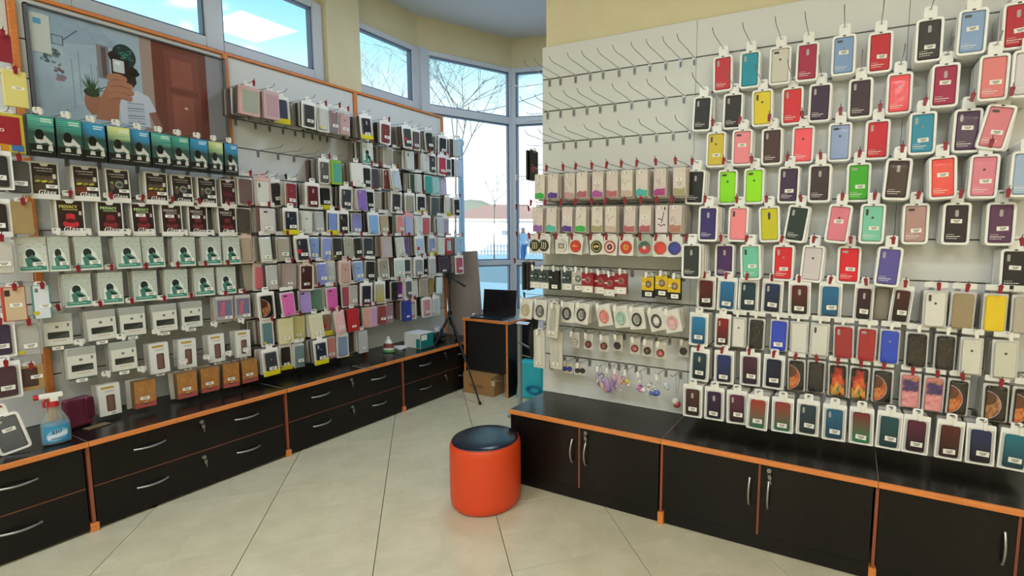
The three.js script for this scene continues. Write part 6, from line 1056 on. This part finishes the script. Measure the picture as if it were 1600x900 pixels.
/* ---------- the street outside ---------- */
{
  struct('unseen_shade_storey', span(-4.4, 9, CEIL + 0.16, 13, -5.1, 10), M('#d8d0bd', 0.9));  // unseen block above the shop, added to shade the near street
  struct('ground', span(-160, 60, -0.6, 0.12, -220, -5.9), M('#eceef0', 0.9));
  struct('road', span(-90, 40, 0.1, 0.125, -19, -12), M('#b4b6b8', 0.8));
  const hill = new THREE.PlaneGeometry(260, 70, 80, 16); hill.rotateX(-Math.PI / 2); { const p = hill.attributes.position; for (let i = 0; i < p.count; i++) { const x = p.getX(i), z = p.getZ(i), k = Math.exp(-((z / 24) ** 2)); p.setY(i, k * (9.5 + 3 * n2(x * 0.02, 3) + 1 * n2(x * 0.08, z * 0.08))); } hill.computeVertexNormals(); }
  const h = struct('hills', hill, M('#70786f', 0.95)); h.position.set(-90, -0.6, -120); h.rotation.y = R(26);
  const at2 = (dist, px) => { const a = Math.atan((px - 943) / 788) - R(26.18); return [Math.sin(a) * dist, -Math.cos(a) * dist]; };   // plan point at a distance in the direction seen in the column px
  const house = (px, dist, w, wall, roof, label, hh, ox = 0) => {
    const [x, z] = at2(dist, px), t = thing('house', label, 'house', [x, 0.12, z], R(20)); const d = 7;
    part('wall', bx(w, hh, d, 0, hh / 2, -d / 2), M(wall, 0.85), t);
    const s = new THREE.BufferGeometry(), e = 0.4, y0 = hh, y1 = hh + 1.45, A = [-w / 2 - e, y0, e], B = [w / 2 + e, y0, e], C = [w / 2 + e, y0, -d - e], D = [-w / 2 - e, y0, -d - e], E = [-w / 2 + 2.6, y1, -d / 2], F = [w / 2 - 2.6, y1, -d / 2];
    s.setAttribute('position', new THREE.BufferAttribute(new Float32Array([A, B, F, A, F, E, B, C, F, C, D, E, C, E, F, D, A, E, A, D, C, A, C, B].flat()), 3)); s.computeVertexNormals(); part('roof', s, M(roof, 0.8), t);
    part('eaves', merge(bx(w + 0.9, 0.14, 0.1, 0, hh, 0.42)), M('#c9b9b0', 0.8), t); const ch = part('chimney', bx(0.7, 1.9, 0.7, 1.2, y1 + 0.1, -d / 2 + 0.4), M('#e3e3e3', 0.8), t);
    for (let i = -2; i <= 2; i++) { const f = part('window', merge(bx(1.1, 0.1, 0.08, i * w / 5.4, hh * 0.78, 0.03), bx(1.1, 0.1, 0.08, i * w / 5.4, hh * 0.4, 0.03), bx(0.1, hh * 0.4, 0.08, i * w / 5.4 - 0.55, hh * 0.59, 0.03), bx(0.1, hh * 0.4, 0.08, i * w / 5.4 + 0.55, hh * 0.59, 0.03)), M('#d5d8dc', 0.7), t); part('pane', bx(1.0, hh * 0.36, 0.03, i * w / 5.4, hh * 0.59, 0.02), M('#b6bfcb', 0.2), f); }
    const p = part('porch', merge(bx(1.9, 0.25, 1, 0.4, hh * 0.72, 0.5), bx(0.12, hh * 0.7, 0.12, -0.4, hh * 0.35, 0.9), bx(0.12, hh * 0.7, 0.12, 1.2, hh * 0.35, 0.9)), M('#c3cad6', 0.7), t); part('door', bx(0.9, 1.9, 0.06, 0.4, 0.95, 0.04), M('#9aa3b2', 0.6), p);
  };
  house(795, 42, 11, '#f0f0f0', '#85706d', 'white house with pale red hip roof across the street', 2.6);
  const f0 = at2(36, 690), f1 = at2(34, 880); const fence = thing('fence', 'pale blue picket fence in front of the white house', 'fence', [f0[0], 0.12, f0[1]], -Math.atan2(f1[1] - f0[1], f1[0] - f0[0])); const L = Math.hypot(f1[0] - f0[0], f1[1] - f0[1]);
  part('rail', bx(L, 0.08, 0.04, L / 2, 0.66, 0), M('#d9dcde', 0.7), fence); part('rail', bx(L, 0.08, 0.04, L / 2, 0.3, 0), M('#d9dcde', 0.7), fence); const pk = bx(0.11, 0.8, 0.03, 0, 0.4, 0.03); for (let i = 0; i < L / 0.22; i++) part('picket', pk, M('#dde0e2', 0.7), fence).position.x = i * 0.22 + 0.1;
  // bare trees
  const tree = (px, dist, H, label, seed) => {
    const [x, z] = at2(dist, px), r = mulberry(seed), t = thing('bare_tree', label, 'tree', [x, -0.35, z]), m = M('#857c75', 0.9), br = [], tw = [];
    const grow = (p, dir, len, rad, lvl) => { const e = p.clone().addScaledVector(dir, len); (lvl > 2 ? tw : br).push(bar(p.toArray(), e.toArray(), rad, lvl > 2 ? 4 : 6, rad * 0.7)); if (lvl >= 6) return; const n = lvl < 1 ? 4 : lvl < 4 ? 3 : 2; for (let i = 0; i < n; i++) { const d = dir.clone().add(V((r() - 0.5) * 1.9, (r() - 0.3) * 0.8, (r() - 0.5) * 1.9)).normalize(); grow(p.clone().lerp(e, 0.55 + 0.45 * r()), d, len * (0.62 + 0.2 * r()), rad * 0.62, lvl + 1); } };
    part('trunk', bar([0, 0, 0], [0, H * 0.3, 0], 0.045, 8, 0.028), m, t); grow(V(0, H * 0.28, 0), V(0.08, 1, 0.05).normalize(), H * 0.27, 0.02, 0);
    part('branches', merge(br), m, t); const k = part('twigs', merge(tw), m, t); k.userData.kind = 'stuff';
  };
  tree(712, 12, 6.6, 'bare tree outside the bow window, behind the left wall end', 5); tree(635, 17, 8.5, 'bare tree seen through the upper window beside the column', 8); tree(772, 26, 6.5, 'small bare tree in front of the white house', 12);
  const w0 = at2(9, 560), w1 = at2(9.4, 900); solo('power_line', merge(tube([[w0[0], 3.7, w0[1]], [(w0[0] + w1[0]) / 2, 3.6, (w0[1] + w1[1]) / 2], [w1[0], 4.3, w1[1]]], 0.007, 20, 4)), M('#a7adb5', 0.7), 'thin power line crossing the sky outside', 'power line');
  const pole = thing('lamp_post', 'pale blue post on the pavement outside by the panel end', 'post', (() => { const [a, b] = at2(9, 722); return [a, 0.12, b]; })()); part('pole', bar([0, 0, 0], [0, 2.9, 0], 0.06, 12, 0.045), M('#7f99b3', 0.5), pole); part('cap', new THREE.SphereGeometry(0.07, 14, 10).translate(0, 2.95, 0), M('#93aac0', 0.4), pole);
  // person on the pavement: one continuous body from blended capsules
  const [px, pz] = at2(25.5, 817.5), person = thing('person', 'person in a pale blue jacket and jeans walking outside the bow window', 'person', [px, 0.12, pz], R(60));
  const J = [[[0, 1.0, 0], [0, 1.38, 0], .15, .17], [[0, 1.38, 0], [0, 1.5, 0], .12, .07], [[-.17, 1.4, 0], [.17, 1.4, 0], .09, .09], [[-.09, .95, 0], [-.1, .5, .07], .105, .07], [[-.1, .5, .07], [-.1, .09, -.03], .068, .046], [[.09, .95, 0], [.1, .5, -.06], .105, .07], [[.1, .5, -.06], [.1, .1, -.2], .068, .046], [[-.1, .06, -.02], [-.1, .04, .13], .05, .04], [[.1, .08, -.2], [.1, .05, -.06], .05, .04], [[-.2, 1.4, 0], [-.25, 1.12, -.04], .065, .055], [[-.25, 1.12, -.04], [-.2, .9, .1], .052, .042], [[.2, 1.4, 0], [.25, 1.12, .03], .065, .055], [[.25, 1.12, .03], [.21, .9, .12], .052, .042], [[0, 1.56, .01], [0, 1.66, .015], .095, .1], [[-.2, .88, .12], [-.19, .8, .14], .035, .022], [[.21, .88, .13], [.2, .8, .15], .035, .022]].map(([a, b, r0, r1]) => [V(...a), V(...b), r0, r1]);
  const N = 96, mc = new MarchingCubes(N, new THREE.MeshBasicMaterial(), false, false, 200000), S = 0.95, q = V(0, 0, 0), ab = V(0, 0, 0), ap = V(0, 0, 0);
  for (let k = 0; k < N; k++) for (let j = 0; j < N; j++) for (let i = 0; i < N; i++) {
    q.set((i / N) * 2 - 1, (j / N) * 2 - 1, (k / N) * 2 - 1).multiplyScalar(S); q.y += 0.9; let d = 9;
    for (const [a, b, r0, r1] of J) { ab.subVectors(b, a); ap.subVectors(q, a); const t = clamp(ap.dot(ab) / ab.lengthSq(), 0, 1), e = ap.addScaledVector(ab, -t).length() - lerp(r0, r1, t), hh = Math.max(0.05 - Math.abs(d - e), 0) / 0.05; d = Math.min(d, e) - hh * hh * 0.0125; }
    mc.field[i + j * N + k * N * N] = -d;
  }
  mc.isolation = 0; mc.update(); const cnt = mc.count, bg = new THREE.BufferGeometry(), pos = mc.positionArray.slice(0, cnt * 3), nor = mc.normalArray.slice(0, cnt * 3), col = new Float32Array(cnt * 3);
  const cJ = new THREE.Color('#b4c2da'), cP = new THREE.Color('#4a6fa5'), cS = new THREE.Color('#c49a86'), cB = new THREE.Color('#3c3f4a');
  for (let i = 0; i < cnt; i++) { pos[i * 3] *= S; pos[i * 3 + 1] = pos[i * 3 + 1] * S + 0.9; pos[i * 3 + 2] *= S; const y = pos[i * 3 + 1], x = Math.abs(pos[i * 3]), c = y > 1.5 ? cS : y > 0.94 ? cJ : y > 0.86 && x > 0.17 ? cJ : x > 0.165 && y > 0.7 ? cS : y > 0.1 ? cP : cB; col.set([c.r, c.g, c.b], i * 3); }
  bg.setAttribute('position', new THREE.BufferAttribute(pos, 3)); bg.setAttribute('normal', new THREE.BufferAttribute(nor, 3)); bg.setAttribute('color', new THREE.BufferAttribute(col, 3)); part('body', bg, new THREE.MeshPhysicalMaterial({ vertexColors: true, roughness: 0.7 }), person);
  part('hair', (() => { const g = new THREE.SphereGeometry(0.112, 18, 12, 0, 7, 0, 1.7); return g.scale(0.95, 1.05, 1.05).translate(0, 1.665, -0.012); })(), M('#7f8799', 0.8), person);
}
scene.traverse((o) => { if (o.isMesh) { o.castShadow = true; o.receiveShadow = true; } });
renderer.render(scene, camera);
